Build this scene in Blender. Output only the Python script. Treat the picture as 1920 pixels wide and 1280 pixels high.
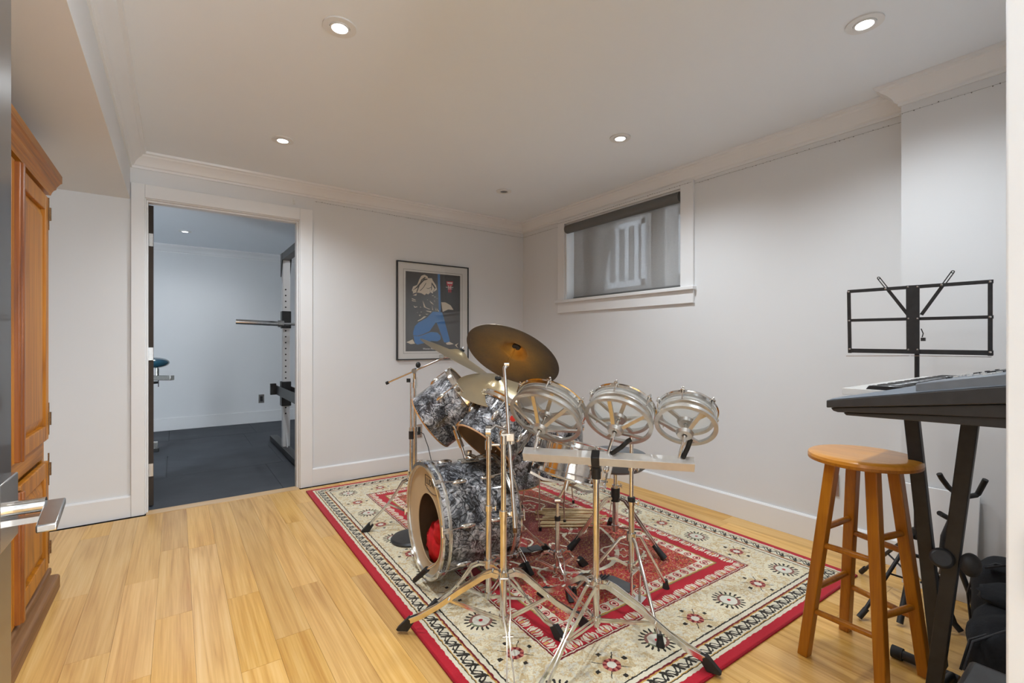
import bpy, math, random
from mathutils import Vector, Matrix
random.seed(7)
for o in list(bpy.data.objects): bpy.data.objects.remove(o)
scene = bpy.context.scene
COL = scene.collection
PI = math.pi

# ------------------------------------------------------------------ camera
H = 1.165                                  # eye height
YAW = math.atan2(630, 877)
cam = bpy.data.objects.new('camera', bpy.data.cameras.new('camera'))
COL.objects.link(cam)
cam.location = (0, 0, H)
cam.rotation_euler = (PI/2, 0, -YAW)
cam.data.sensor_width = 36
cam.data.lens = 877/1920*36
cam.data.shift_y = 2/1920
cam.data.clip_start = 0.02
scene.camera = cam
# ------------------------------------------------------------------ world, exposure, lights
scene.view_settings.view_transform = 'Standard'
scene.view_settings.look = 'None'
scene.view_settings.gamma = 1
scene.view_settings.use_curve_mapping = False
scene.view_settings.exposure = 0.06
w = bpy.data.worlds.new('world'); scene.world = w; w.use_nodes = True
bg = w.node_tree.nodes['Background']
bg.inputs[0].default_value = (0.80, 0.90, 1.0, 1); bg.inputs[1].default_value = 9.0

def light(name, kind, loc, energy, color=(1, 1, 1), size=0.1, rot=(0, 0, 0), **kw):
    d = bpy.data.lights.new(name, kind); d.energy = energy; d.color = color
    if kind == 'AREA': d.size = size
    else: d.shadow_soft_size = size
    for k, v in kw.items(): setattr(d, k, v)
    o = bpy.data.objects.new(name, d); COL.objects.link(o); o.location = loc; o.rotation_euler = rot
    return o
WARM = (0.86, 0.935, 1.0)
LIGHTS = [(0.537, 1.94), (2.232, 0.695), (0.545, 3.232), (2.246, 1.972), (0.537, 0.66)]
for i, (x, y) in enumerate(LIGHTS):
    light('downlight_beam', 'SPOT', (x, y, 2.415), (66, 46, 68, 56, 34)[i], WARM, 0.045, spot_size=math.radians(150), spot_blend=0.85)
light('gym_glow', 'SPOT', (0.086, 6.642, 2.43), 23, (0.93, 0.97, 1.0), 0.05, spot_size=math.radians(165), spot_blend=0.7)
light('gym_glow', 'SPOT', (1.6, 5.0, 2.43), 25, (0.93, 0.97, 1.0), 0.05, spot_size=math.radians(165), spot_blend=0.7)
# added fill light behind the camera, set in an invented hallway window (built below)
light('hall_fill', 'AREA', (1.20, -1.615, 1.25), 86, (0.86, 0.94, 1.0), 1.35, rot=(math.radians(90), 0, 0), size_y=1.7, shape='RECTANGLE')

# ------------------------------------------------------------------ measuring helpers (photo pixel + a real depth/plane -> metres)
FW = Vector((math.sin(YAW), math.cos(YAW), 0)); RT = Vector((math.cos(YAW), -math.sin(YAW), 0)); UP = Vector((0, 0, 1))
EYE = Vector((0, 0, H))
def ray(u, v): return FW + RT*((u-960)/877) + UP*((642-v)/877)
def T(u, v, t): return EYE + ray(u, v)*t
def PX(u, v, x): r = ray(u, v); return EYE + r*(x/r.x)
def PY(u, v, y): r = ray(u, v); return EYE + r*(y/r.y)
def PZ(u, v, z=0): r = ray(u, v); return EYE + r*((z-H)/r.z)
def nrm(u, v, ratio, dx, dy):
    """disc normal: ratio = along the line of sight (+ away), (dx,dy) = lean to the right / up"""
    r = ray(u, v).normalized(); rr = r.cross(UP).normalized(); uu = rr.cross(r)
    l = math.hypot(dx, dy)
    return (r*ratio + (rr*(dx/l) + uu*(dy/l))*math.sqrt(1-ratio*ratio)).normalized()
V = Vector
def basis(n):
    n = n.normalized(); a = UP if abs(n.z) < 0.9 else V((0, 1, 0))
    x = a.cross(n).normalized(); return x, n.cross(x), n

# ------------------------------------------------------------------ mesh builder
class MB:
    def __init__(s): s.v = []; s.f = []
    def add(s, vs, fs):
        k = len(s.v); s.v += [tuple(p) for p in vs]; s.f += [tuple(k+i for i in f) for f in fs]; return s
    def obox(s, c, a, b, d):
        c = V(c); vs = [c+a*i+b*j+d*k for i in (-1, 1) for j in (-1, 1) for k in (-1, 1)]
        fs = [(0, 1, 3, 2), (4, 6, 7, 5), (0, 4, 5, 1), (2, 3, 7, 6), (0, 2, 6, 4), (1, 5, 7, 3)]
        if a.cross(b).dot(d) < 0: fs = [f[::-1] for f in fs]
        return s.add(vs, fs)
    def box(s, lo, hi):
        lo = V(lo); hi = V(hi); c = (lo+hi)/2; h = (hi-lo)/2
        return s.obox(c, V((h.x, 0, 0)), V((0, h.y, 0)), V((0, 0, h.z)))
    def bar(s, p0, p1, w, t, up=UP):
        """flat bar: w measured along 'up', t across"""
        p0 = V(p0); p1 = V(p1); d = (p1-p0); L = d.length; d = d/L
        side = d.cross(up).normalized(); u = side.cross(d).normalized()
        return s.obox((p0+p1)/2, d*(L/2), side*(t/2), u*(w/2))
    def strip(s, pts, w, t, up=UP):
        """swept flat strip along a polyline"""
        pts = [V(p) for p in pts]; n = len(pts); vs = []
        for i, p in enumerate(pts):
            d = (pts[min(i+1, n-1)]-pts[max(i-1, 0)]).normalized()
            side = d.cross(up).normalized(); u = side.cross(d).normalized()
            vs += [p+side*t/2+u*w/2, p-side*t/2+u*w/2, p-side*t/2-u*w/2, p+side*t/2-u*w/2]
        fs = [(i*4+j, i*4+(j+1) % 4, i*4+4+(j+1) % 4, i*4+4+j) for i in range(n-1) for j in range(4)]
        fs += [(3, 2, 1, 0), (4*n-4, 4*n-3, 4*n-2, 4*n-1)]
        return s.add(vs, fs)
    def tube(s, pts, r, n=12, cap=True):
        pts = [V(p) for p in pts]; m = len(pts); rs = r if isinstance(r, (list, tuple)) else [r]*m
        d = (pts[1]-pts[0]).normalized(); x, y, _ = basis(d); vs = []
        for i, p in enumerate(pts):
            dn = (pts[min(i+1, m-1)]-pts[max(i-1, 0)]).normalized()
            q = d.rotation_difference(dn); x = q @ x; y = q @ y; d = dn
            for k in range(n):
                a = 2*PI*k/n; vs.append(p+(x*math.cos(a)+y*math.sin(a))*rs[i])
        fs = [(i*n+k, i*n+(k+1) % n, i*n+n+(k+1) % n, i*n+n+k) for i in range(m-1) for k in range(n)]
        if cap: fs += [tuple(range(n))[::-1], tuple(range((m-1)*n, m*n))]
        return s.add(vs, fs)
    def lathe(s, o, ax, prof, n=40, loop=False, caps=True):
        """prof: list of (height along axis, radius)"""
        o = V(o); x, y, z = basis(V(ax)); vs = []; m = len(prof)
        for h, r in prof:
            for k in range(n):
                a = 2*PI*k/n; vs.append(o+z*h+(x*math.cos(a)+y*math.sin(a))*r)
        rng = range(m) if loop else range(m-1)
        fs = [(i*n+k, i*n+(k+1) % n, ((i+1) % m)*n+(k+1) % n, ((i+1) % m)*n+k) for i in rng for k in range(n)]
        if not loop and caps:
            if prof[0][1] > 0: fs.append(tuple(range(n))[::-1])
            if prof[-1][1] > 0: fs.append(tuple(range((m-1)*n, m*n)))
        return s.add(vs, fs)
    def ring(s, o, ax, ro, ri, h0, h1, n=48):
        return s.lathe(o, ax, [(h0, ri), (h0, ro), (h1, ro), (h1, ri)], n, True)
    def ell(s, c, a, b, d, n=12, m=8):
        c = V(c); vs = []
        for i in range(m+1):
            th = PI*i/m
            for k in range(n):
                ph = 2*PI*k/n
                vs.append(c+a*math.sin(th)*math.cos(ph)+b*math.sin(th)*math.sin(ph)+d*math.cos(th))
        fs = [(i*n+k, i*n+n+k, i*n+n+(k+1) % n, i*n+(k+1) % n) for i in range(m) for k in range(n)]
        if a.cross(b).dot(d) < 0: fs = [f[::-1] for f in fs]
        return s.add(vs, fs)
    def ball(s, c, r, n=12, m=8): return s.ell(c, V((r, 0, 0)), V((0, r, 0)), V((0, 0, r)), n, m)
    def prism(s, poly, o, ux, uy, dz):
        """poly in (ux,uy) plane at o, thickness vector dz"""
        o = V(o); n = len(poly); a = [o+ux*p[0]+uy*p[1] for p in poly]; vs = a+[p+dz for p in a]
        fs = [tuple(range(n))[::-1], tuple(range(n, 2*n))]+[(i, (i+1) % n, n+(i+1) % n, n+i) for i in range(n)]
        return s.add(vs, fs)
    def polypts(s, pts, dz):
        n = len(pts); vs = [V(p) for p in pts]; vs = vs+[p+dz for p in vs]
        fs = [tuple(range(n))[::-1], tuple(range(n, 2*n))]+[(i, (i+1) % n, n+(i+1) % n, n+i) for i in range(n)]
        return s.add(vs, fs)
    def build(s, name, mat, parent=None, loc=None, bevel=0, smooth=True, angle=38, label=None, kind=None, seg=2, recalc=True):
        off = V((0, 0, 0))
        if parent is not None:
            off = V(parent['org'])
        elif loc is not None: off = V(loc)
        me = bpy.data.meshes.new(name)
        me.from_pydata([tuple(V(p)-off) for p in s.v], [], s.f)
        if recalc:
            import bmesh
            b = bmesh.new(); b.from_mesh(me); bmesh.ops.recalc_face_normals(b, faces=b.faces); b.to_mesh(me); b.free()
        me.materials.append(mat)
        if smooth:
            me.shade_smooth(); me.set_sharp_from_angle(angle=math.radians(angle))
        o = bpy.data.objects.new(name, me); COL.objects.link(o)
        if parent is not None: o.parent = parent; o['org'] = parent['org']
        else: o.location = off; o['org'] = tuple(off)
        if bevel:
            m = o.modifiers.new('bevel', 'BEVEL'); m.width = bevel; m.segments = seg; m.limit_method = 'ANGLE'; m.angle_limit = math.radians(40)
        if label: o['label'] = label
        if kind: o['kind'] = kind
        return o
def thing(name, loc, label, cat, group=None):
    o = bpy.data.objects.new(name, None); COL.objects.link(o); o.location = loc; o['org'] = tuple(loc)
    o.empty_display_size = 0.05
    return tag(o, label, cat, group)
def tag(o, label, cat, group=None):
    o['label'] = label; o['category'] = cat
    if group: o['group'] = group
    return o
def copy_tree(src, loc, parent=None, label=None):
    c = src.copy(); COL.objects.link(c)
    if parent is None: c.location = loc
    else: c.parent = parent
    if label: c['label'] = label
    for ch in src.children: copy_tree(ch, None, c)
    return c
def struct(mb, name, mat, **k): return mb.build(name, mat, kind='structure', **k)

# ------------------------------------------------------------------ node helpers
def lin(r, g, b):
    f = lambda c: (c/255/12.92) if c/255 <= 0.04045 else ((c/255+0.055)/1.055)**2.4
    return (f(r), f(g), f(b), 1)
class E:
    nt = None
    def __init__(s, k): s.k = k
    @staticmethod
    def w(x): return x.k if isinstance(x, E) else x
    @classmethod
    def op(c, o, *a):
        n = c.nt.nodes.new('ShaderNodeMath'); n.operation = o
        for i, x in enumerate(a):
            x = c.w(x)
            if isinstance(x, (int, float)): n.inputs[i].default_value = x
            else: c.nt.links.new(x, n.inputs[i])
        return E(n.outputs[0])
    def __add__(s, o): return E.op('ADD', s, o)
    __radd__ = __add__
    def __sub__(s, o): return E.op('SUBTRACT', s, o)
    def __rsub__(s, o): return E.op('SUBTRACT', o, s)
    def __mul__(s, o): return E.op('MULTIPLY', s, o)
    __rmul__ = __mul__
    def __truediv__(s, o): return E.op('DIVIDE', s, o)
    def __lt__(s, o): return E.op('LESS_THAN', s, o)
    def __gt__(s, o): return E.op('GREATER_THAN', s, o)
def fabs(a): return E.op('ABSOLUTE', a)
def fmin(a, b): return E.op('MINIMUM', a, b)
def fmax(a, b): return E.op('MAXIMUM', a, b)
def fract(a): return E.op('FRACT', a)
def floor_(a): return E.op('FLOOR', a)
def fsin(a): return E.op('SINE', a)
def fsqrt(a): return E.op('SQRT', a)
def fmod(a, b): return E.op('FLOORED_MODULO', a, b)
def atan2(a, b): return E.op('ARCTAN2', a, b)
def band(d, a, b): return (d > a)*(d < b)

def newmat(name):
    m = bpy.data.materials.new(name); m.use_nodes = True; nt = m.node_tree
    b = nt.nodes['Principled BSDF']; E.nt = nt
    return m, nt, b
def tc(nt, kind='Object'):
    n = nt.nodes.new('ShaderNodeTexCoord'); return n.outputs[kind]
def geo(nt):
    return nt.nodes.new('ShaderNodeNewGeometry').outputs['Position']
def mapping(nt, vec, scale=(1, 1, 1), rot=(0, 0, 0), loc=(0, 0, 0)):
    n = nt.nodes.new('ShaderNodeMapping'); nt.links.new(vec, n.inputs[0])
    n.inputs['Scale'].default_value = scale; n.inputs['Rotation'].default_value = rot; n.inputs['Location'].default_value = loc
    return n.outputs[0]
def noise(nt, vec, scale, detail=4, rough=0.55, dist=0):
    n = nt.nodes.new('ShaderNodeTexNoise'); nt.links.new(vec, n.inputs['Vector'])
    n.inputs['Scale'].default_value = scale; n.inputs['Detail'].default_value = detail
    n.inputs['Roughness'].default_value = rough; n.inputs['Distortion'].default_value = dist
    return n.outputs['Fac']
def vor(nt, vec, scale, feature='F1', out='Distance'):
    n = nt.nodes.new('ShaderNodeTexVoronoi'); nt.links.new(vec, n.inputs['Vector']); n.inputs['Scale'].default_value = scale
    n.feature = feature
    return n.outputs[out]
def ramp(nt, fac, stops):
    n = nt.nodes.new('ShaderNodeValToRGB'); nt.links.new(E.w(fac), n.inputs[0])
    e = n.color_ramp.elements
    while len(e) < len(stops): e.new(0.5)
    for i, (p, c) in enumerate(stops): e[i].position = p; e[i].color = c if len(c) == 4 else (*c, 1)
    return n.outputs[0]
def mix(nt, a, b, fac, mode='MIX'):
    n = nt.nodes.new('ShaderNodeMix'); n.data_type = 'RGBA'; n.blend_type = mode
    for i, x in ((0, fac), (6, a), (7, b)):
        x = E.w(x)
        if isinstance(x, (int, float)): n.inputs[i].default_value = x
        elif isinstance(x, tuple): n.inputs[i].default_value = x if len(x) == 4 else (*x, 1)
        else: nt.links.new(x, n.inputs[i])
    return n.outputs[2]
def bump(nt, b, h, strength=0.2, dist=0.01):
    n = nt.nodes.new('ShaderNodeBump'); nt.links.new(E.w(h), n.inputs['Height']); n.inputs['Strength'].default_value = strength
    n.inputs['Distance'].default_value = dist; nt.links.new(n.outputs[0], b.inputs['Normal'])

def simple(name, col, rough=0.5, metal=0.0, var=0.06, vscale=8, bmp=0.0, bscale=60, coat=0, spec=0.5):
    m, nt, b = newmat(name); v = geo(nt)
    n = noise(nt, v, vscale, 3)
    dark = tuple(c*(1-var) for c in col[:3]); lite = tuple(min(1, c*(1+var)) for c in col[:3])
    c = ramp(nt, n, [(0.3, dark), (0.7, lite)])
    nt.links.new(c, b.inputs['Base Color'])
    b.inputs['Roughness'].default_value = rough; b.inputs['Metallic'].default_value = metal
    b.inputs['Coat Weight'].default_value = coat; b.inputs['Specular IOR Level'].default_value = spec
    if bmp: bump(nt, b, noise(nt, v, bscale, 4), bmp, 0.003)
    return m
M = {}
M['wall'] = simple('wall_paint', (0.77, 0.775, 0.78), 0.55, var=0.012, vscale=1.5, bmp=0.05, bscale=180)
M['ceil'] = simple('ceiling_paint', (0.87, 0.91, 0.955), 0.6, var=0.012, vscale=1.0, bmp=0.04, bscale=150)
M['trim'] = simple('trim_paint', (0.83, 0.83, 0.83), 0.35, var=0.01, vscale=3)
M['white'] = simple('white_plastic', (0.8, 0.8, 0.79), 0.35, var=0.01)
M['chrome'] = simple('chrome', (0.80, 0.79, 0.77), 0.10, 1.0, var=0.08, vscale=60, bmp=0.05, bscale=220)
M['oldchrome'] = simple('worn_chrome', (0.80, 0.78, 0.73), 0.17, 1.0, var=0.08, vscale=40, bmp=0.03, bscale=200)
M['alu'] = simple('cast_aluminium', (0.66, 0.65, 0.62), 0.32, 0.9, var=0.08, vscale=40, bmp=0.08, bscale=260)
M['railalu'] = simple('pale_aluminium_tube', (0.88, 0.87, 0.85), 0.33, 0.5, var=0.04, vscale=30, bmp=0.04, bscale=260)
M['steel'] = simple('brushed_steel', (0.55, 0.54, 0.53), 0.25, 1.0, var=0.05, vscale=50)
M['black'] = simple('black_metal', (0.022, 0.022, 0.023), 0.42, 0.0, var=0.25, vscale=30, bmp=0.05, bscale=300)
M['rubber'] = simple('black_rubber', (0.018, 0.018, 0.018), 0.6, var=0.3, vscale=60, bmp=0.1, bscale=240)
M['plastic'] = simple('charcoal_plastic', (0.05, 0.05, 0.052), 0.4, var=0.1, vscale=30, bmp=0.06, bscale=400)
M['greytop'] = simple('blue_grey_plastic', (0.20, 0.23, 0.27), 0.35, var=0.06, vscale=30, bmp=0.05, bscale=400)
M['brownplastic'] = simple('dark_base_plastic', (0.045, 0.042, 0.04), 0.35, var=0.1, vscale=30)
M['key'] = simple('ivory_key', (0.80, 0.79, 0.76), 0.2, var=0.01)
M['blackkey'] = simple('black_key', (0.02, 0.02, 0.022), 0.25, var=0.1)
M['zip'] = simple('black_zip', (0.04, 0.04, 0.045), 0.35, 0.3, var=0.2, vscale=200, bmp=0.4, bscale=500)
M['fabric'] = simple('black_bag_fabric', (0.022, 0.024, 0.028), 0.85, var=0.3, vscale=14, bmp=0.5, bscale=160, spec=0.3)
M['vinyl'] = simple('grey_vinyl', (0.10, 0.105, 0.11), 0.5, var=0.12, vscale=15, bmp=0.1, bscale=200)
M['dark'] = simple('dark_void', (0.012, 0.012, 0.012), 0.7, var=0.1)
M['insidedark'] = simple('drum_inside_wood', (0.24, 0.14, 0.065), 0.6, var=0.2, vscale=10)
M['espresso'] = simple('espresso_door', (0.035, 0.026, 0.022), 0.28, var=0.12, vscale=6, coat=0.5)
M['darkwood'] = simple('dark_gym_door', (0.045, 0.032, 0.024), 0.6, var=0.15, vscale=8, spec=0.3)
M['red'] = simple('red_fabric', (0.62, 0.005, 0.012), 0.8, var=0.25, vscale=20, bmp=0.6, bscale=30)
M['redplastic'] = simple('red_tape', (0.80, 0.03, 0.015), 0.4, var=0.05)
M['teal'] = simple('teal_vinyl', (0.02, 0.10, 0.16), 0.2, var=0.15, coat=0.6)
M['brassy'] = simple('aged_brass', (0.20, 0.11, 0.05), 0.45, 0.8, var=0.3, vscale=120)
M['mat'] = simple('poster_mat', (0.72, 0.71, 0.68), 0.7, var=0.01)
M['print'] = simple('poster_charcoal_print', (0.045, 0.045, 0.046), 0.5, var=0.05)
M['pcream'] = simple('print_cream', (0.70, 0.62, 0.50), 0.6, var=0.03)
M['pblue'] = simple('print_blue', (0.015, 0.17, 0.48), 0.6, var=0.05)
M['pred'] = simple('print_red', (0.62, 0.05, 0.07), 0.6, var=0.05)
M['pwhite'] = simple('print_white', (0.75, 0.75, 0.73), 0.6, var=0.02)
M['beater'] = simple('felt_beater', (0.6, 0.58, 0.54), 0.8, var=0.06)
M['ink'] = simple('black_ink', (0.03, 0.025, 0.02), 0.6, var=0.05)

def emit(name, col, s):
    m, nt, b = newmat(name)
    b.inputs['Base Color'].default_value = (*col, 1)
    b.inputs['Emission Color'].default_value = (*col, 1); b.inputs['Emission Strength'].default_value = s
    return m
M['lamp'] = emit('lamp_lens', (1, 0.985, 0.96), 14)
M['gymlamp'] = emit('gym_lamp_lens', (0.95, 0.98, 1), 7)

def wood(name, c0, c1, c2, axis='Z', scale=1.0, rough=0.35, random_obj=False, coat=0.2, knots=False, ring=5.0):
    m, nt, b = newmat(name); v = geo(nt)
    if random_obj:
        oi = nt.nodes.new('ShaderNodeObjectInfo')
        add = nt.nodes.new('ShaderNodeVectorMath'); add.operation = 'ADD'
        cx = nt.nodes.new('ShaderNodeCombineXYZ')
        for i in range(3): nt.links.new((E(oi.outputs['Random'])*(13.0+7*i)).k, cx.inputs[i])
        nt.links.new(v, add.inputs[0]); nt.links.new(cx.outputs[0], add.inputs[1]); v = add.outputs[0]
    sc = {'X': (0.06, 1, 1), 'Y': (1, 0.06, 1), 'Z': (1, 1, 0.06)}[axis]
    sv = mapping(nt, v, tuple(s*scale for s in sc))
    big = noise(nt, sv, ring, 2, 0.5, 0.6)
    fine = noise(nt, mapping(nt, v, tuple((s if s == 1 else 0.02)*scale for s in sc)), 130, 3, 0.6)
    rings = fabs(fsin(E(big)*26.0))
    f = E(big)*0.40+rings*0.20+E(fine)*0.62-0.18
    c = ramp(nt, f, [(0.15, c0), (0.5, c1), (0.85, c2)])
    if random_obj:
        hv = nt.nodes.new('ShaderNodeHueSaturation')
        r = E(oi.outputs['Random'])
        nt.links.new((r*0.18+0.92).k, hv.inputs['Value']); nt.links.new((fract(r*7.3)*0.10+0.99).k, hv.inputs['Saturation'])
        nt.links.new(c, hv.inputs['Color']); c = hv.outputs[0]
    if knots:
        kn = E(vor(nt, mapping(nt, v, tuple((1 if s == 1 else 0.35) for s in sc)), 2.6))
        k = (kn < 0.085)
        c = mix(nt, c, (c0[0]*0.22, c0[1]*0.18, c0[2]*0.2, 1), k*0.85)
    nt.links.new(c, b.inputs['Base Color']); b.inputs['Roughness'].default_value = rough; b.inputs['Coat Weight'].default_value = coat
    b.inputs['Coat Roughness'].default_value = 0.25
    bump(nt, b, fine, 0.06, 0.002)
    return m
M['oak'] = wood('white_oak_plank', lin(190, 136, 68), lin(224, 178, 108), lin(240, 204, 144), 'Y', 1.0, 0.32, True, 0.15)
M['oakx'] = wood('white_oak_threshold', lin(196, 152, 98), lin(222, 184, 134), lin(236, 204, 160), 'X', 1.0, 0.32)
M['pine'] = wood('honey_pine', lin(108, 56, 2), lin(180, 112, 6), lin(208, 142, 20), 'Z', 1.0, 0.42, False, 0.1, True)
M['piney'] = wood('honey_pine_rail', lin(108, 58, 4), lin(176, 110, 10), lin(202, 138, 24), 'Y', 1.0, 0.42, False, 0.1, False)
M['pinedark'] = wood('dark_pine_moulding', lin(88, 40, 10), lin(140, 76, 20), lin(178, 108, 34), 'Z', 1.0, 0.35, False, 0.3, False)
M['pinebase'] = wood('scuffed_pine_base', lin(84, 50, 28), lin(132, 92, 56), lin(160, 120, 80), 'Y', 1.0, 0.55, False, 0, False)
M['stool'] = wood('amber_stool_wood', lin(146, 82, 4), lin(174, 106, 10), lin(194, 126, 24), 'Z', 1.0, 0.36, False, 0.12)
M['stooltop'] = wood('amber_stool_seat', lin(196, 124, 26), lin(220, 148, 50), lin(234, 168, 72), 'Y', 1.0, 0.28, False, 0.4)
M['maple'] = wood('maple_shell_edge', lin(150, 100, 52), lin(190, 138, 82), lin(208, 160, 104), 'Z', 2.0, 0.5)
M['stick'] = wood('hickory_stick', lin(206, 170, 116), lin(226, 198, 150), lin(238, 216, 174), 'X', 1.0, 0.4)
M['outside'] = simple('outdoor_white_frame', (0.75, 0.78, 0.82), 0.5, var=0.03)
M['brick'] = simple('outdoor_brick', (0.34, 0.32, 0.31), 0.85, var=0.25, vscale=3, bmp=0.3, bscale=40)

def pearl():
    m, nt, b = newmat('black_diamond_pearl'); v = tc(nt)
    n1 = noise(nt, v, 9, 2, 0.5, 1.2)
    w1 = nt.nodes.new('ShaderNodeVectorMath'); w1.operation = 'MULTIPLY_ADD'
    nz = nt.nodes.new('ShaderNodeTexNoise'); nt.links.new(v, nz.inputs['Vector']); nz.inputs['Scale'].default_value = 11; nz.inputs['Detail'].default_value = 3
    nt.links.new(nz.outputs['Color'], w1.inputs[0]); w1.inputs[1].default_value = (0.10, 0.10, 0.10); nt.links.new(v, w1.inputs[2])
    d = E(vor(nt, w1.outputs[0], 26, 'DISTANCE_TO_EDGE')); c = E(vor(nt, w1.outputs[0], 26, 'F1'))
    s = E(noise(nt, w1.outputs[0], 38, 5, 0.65, 2.5))
    f = s*0.85+c*0.35+fmin(d*2.5, 0.25)-0.16+(E(n1)-0.5)*0.75
    col = ramp(nt, f, [(0.34, (0.005, 0.006, 0.008)), (0.50, (0.035, 0.038, 0.045)), (0.62, (0.16, 0.175, 0.20)), (0.84, (0.80, 0.83, 0.88))])
    nt.links.new(col, b.inputs['Base Color']); b.inputs['Metallic'].default_value = 0.75; b.inputs['Roughness'].default_value = 0.3
    b.inputs['Coat Weight'].default_value = 1.0; b.inputs['Coat Roughness'].default_value = 0.05
    n = nt.nodes.new('ShaderNodeBump'); nt.links.new(f.k, n.inputs['Height']); n.inputs['Strength'].default_value = 0.75; n.inputs['Distance'].default_value = 0.02
    nt.links.new(n.outputs[0], b.inputs['Normal'])
    return m
M['pearl'] = pearl()

def bronze(name, c_in, c_mid, c_edge, rough, R):
    m, nt, b = newmat(name); v = tc(nt)
    sx = nt.nodes.new('ShaderNodeSeparateXYZ'); nt.links.new(v, sx.inputs[0])
    x, y = E(sx.outputs[0]), E(sx.outputs[1]); r = fsqrt(x*x+y*y)/R
    n = E(noise(nt, v, 12, 5, 0.6)); fine = E(noise(nt, v, 90, 3, 0.6))
    f = r+(n-0.5)*0.5+(fine-0.5)*0.2
    col = ramp(nt, f, [(0.05, c_in), (0.5, c_mid), (0.98, c_edge)])
    nt.links.new(col, b.inputs['Base Color']); b.inputs['Metallic'].default_value = 0.9; b.inputs['Roughness'].default_value = rough
    bump(nt, b, fsin(r*260.0+n*3.0), 0.12, 0.002)
    return m
M['bronzedark'] = bronze('old_dark_bronze', (0.62, 0.36, 0.09), (0.34, 0.23, 0.09), (0.14, 0.11, 0.08), 0.38, 0.2)
M['bronze'] = bronze('pale_bronze', (0.66, 0.55, 0.34), (0.60, 0.50, 0.32), (0.46, 0.40, 0.29), 0.28, 0.25)

def headmat(name, col, trans, rough=0.35):
    m, nt, b = newmat(name)
    c = ramp(nt, noise(nt, geo(nt), 7, 3), [(0.3, tuple(x*0.93 for x in col)), (0.7, col)])
    nt.links.new(c, b.inputs['Base Color']); b.inputs['Roughness'].default_value = rough
    t = nt.nodes.new('ShaderNodeBsdfTranslucent'); nt.links.new(c, t.inputs[0])
    mx = nt.nodes.new('ShaderNodeMixShader'); mx.inputs[0].default_value = trans
    nt.links.new(b.outputs[0], mx.inputs[1]); nt.links.new(t.outputs[0], mx.inputs[2])
    nt.links.new(mx.outputs[0], nt.nodes['Material Output'].inputs[0])
    return m
M['head'] = headmat('coated_drum_head', (0.72, 0.71, 0.68), 0.4)
M['creamhead'] = headmat('aged_cream_head', (0.76, 0.62, 0.40), 0.25)

def shade_mat():
    m, nt, b = newmat('roller_shade_mesh_fabric')
    v = geo(nt)
    weave = E(noise(nt, mapping(nt, v, (1, 1, 8)), 60, 2))
    c = ramp(nt, weave, [(0.3, (0.40, 0.395, 0.385)), (0.7, (0.48, 0.475, 0.465))])
    nt.links.new(c, b.inputs['Base Color']); b.inputs['Roughness'].default_value = 0.8
    t = nt.nodes.new('ShaderNodeBsdfTransparent'); t.inputs[0].default_value = (1, 1, 1, 1)
    tl = nt.nodes.new('ShaderNodeBsdfTranslucent'); tl.inputs[0].default_value = (0.62, 0.62, 0.61, 1)
    m1 = nt.nodes.new('ShaderNodeMixShader'); m1.inputs[0].default_value = 0.25
    nt.links.new(b.outputs[0], m1.inputs[1]); nt.links.new(tl.outputs[0], m1.inputs[2])
    m2 = nt.nodes.new('ShaderNodeMixShader'); m2.inputs[0].default_value = 0.22
    nt.links.new(m1.outputs[0], m2.inputs[1]); nt.links.new(t.outputs[0], m2.inputs[2])
    nt.links.new(m2.outputs[0], nt.nodes['Material Output'].inputs[0])
    return m
M['shade'] = shade_mat()
def glass_mat():
    m, nt, b = newmat('window_glass')
    t = nt.nodes.new('ShaderNodeBsdfTransparent'); g = nt.nodes.new('ShaderNodeBsdfGlossy'); g.inputs['Roughness'].default_value = 0.03
    fr = nt.nodes.new('ShaderNodeFresnel'); fr.inputs[0].default_value = 1.45
    mx = nt.nodes.new('ShaderNodeMixShader'); nt.links.new(fr.outputs[0], mx.inputs[0])
    nt.links.new(t.outputs[0], mx.inputs[1]); nt.links.new(g.outputs[0], mx.inputs[2])
    nt.links.new(mx.outputs[0], nt.nodes['Material Output'].inputs[0])
    return m
M['glass'] = glass_mat()

def gymfloor():
    m, nt, b = newmat('speckled_rubber_tile'); v = geo(nt)
    big = noise(nt, v, 2.2, 3); sp = noise(nt, v, 260, 2, 0.8)
    c = ramp(nt, E(big)*0.4+E(sp)*0.6, [(0.35, (0.035, 0.040, 0.048)), (0.62, (0.075, 0.082, 0.095)), (0.72, (0.2, 0.21, 0.23))])
    nt.links.new(c, b.inputs['Base Color']); b.inputs['Roughness'].default_value = 0.75; bump(nt, b, sp, 0.2, 0.002)
    return m
M['gymtile'] = gymfloor()

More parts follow.
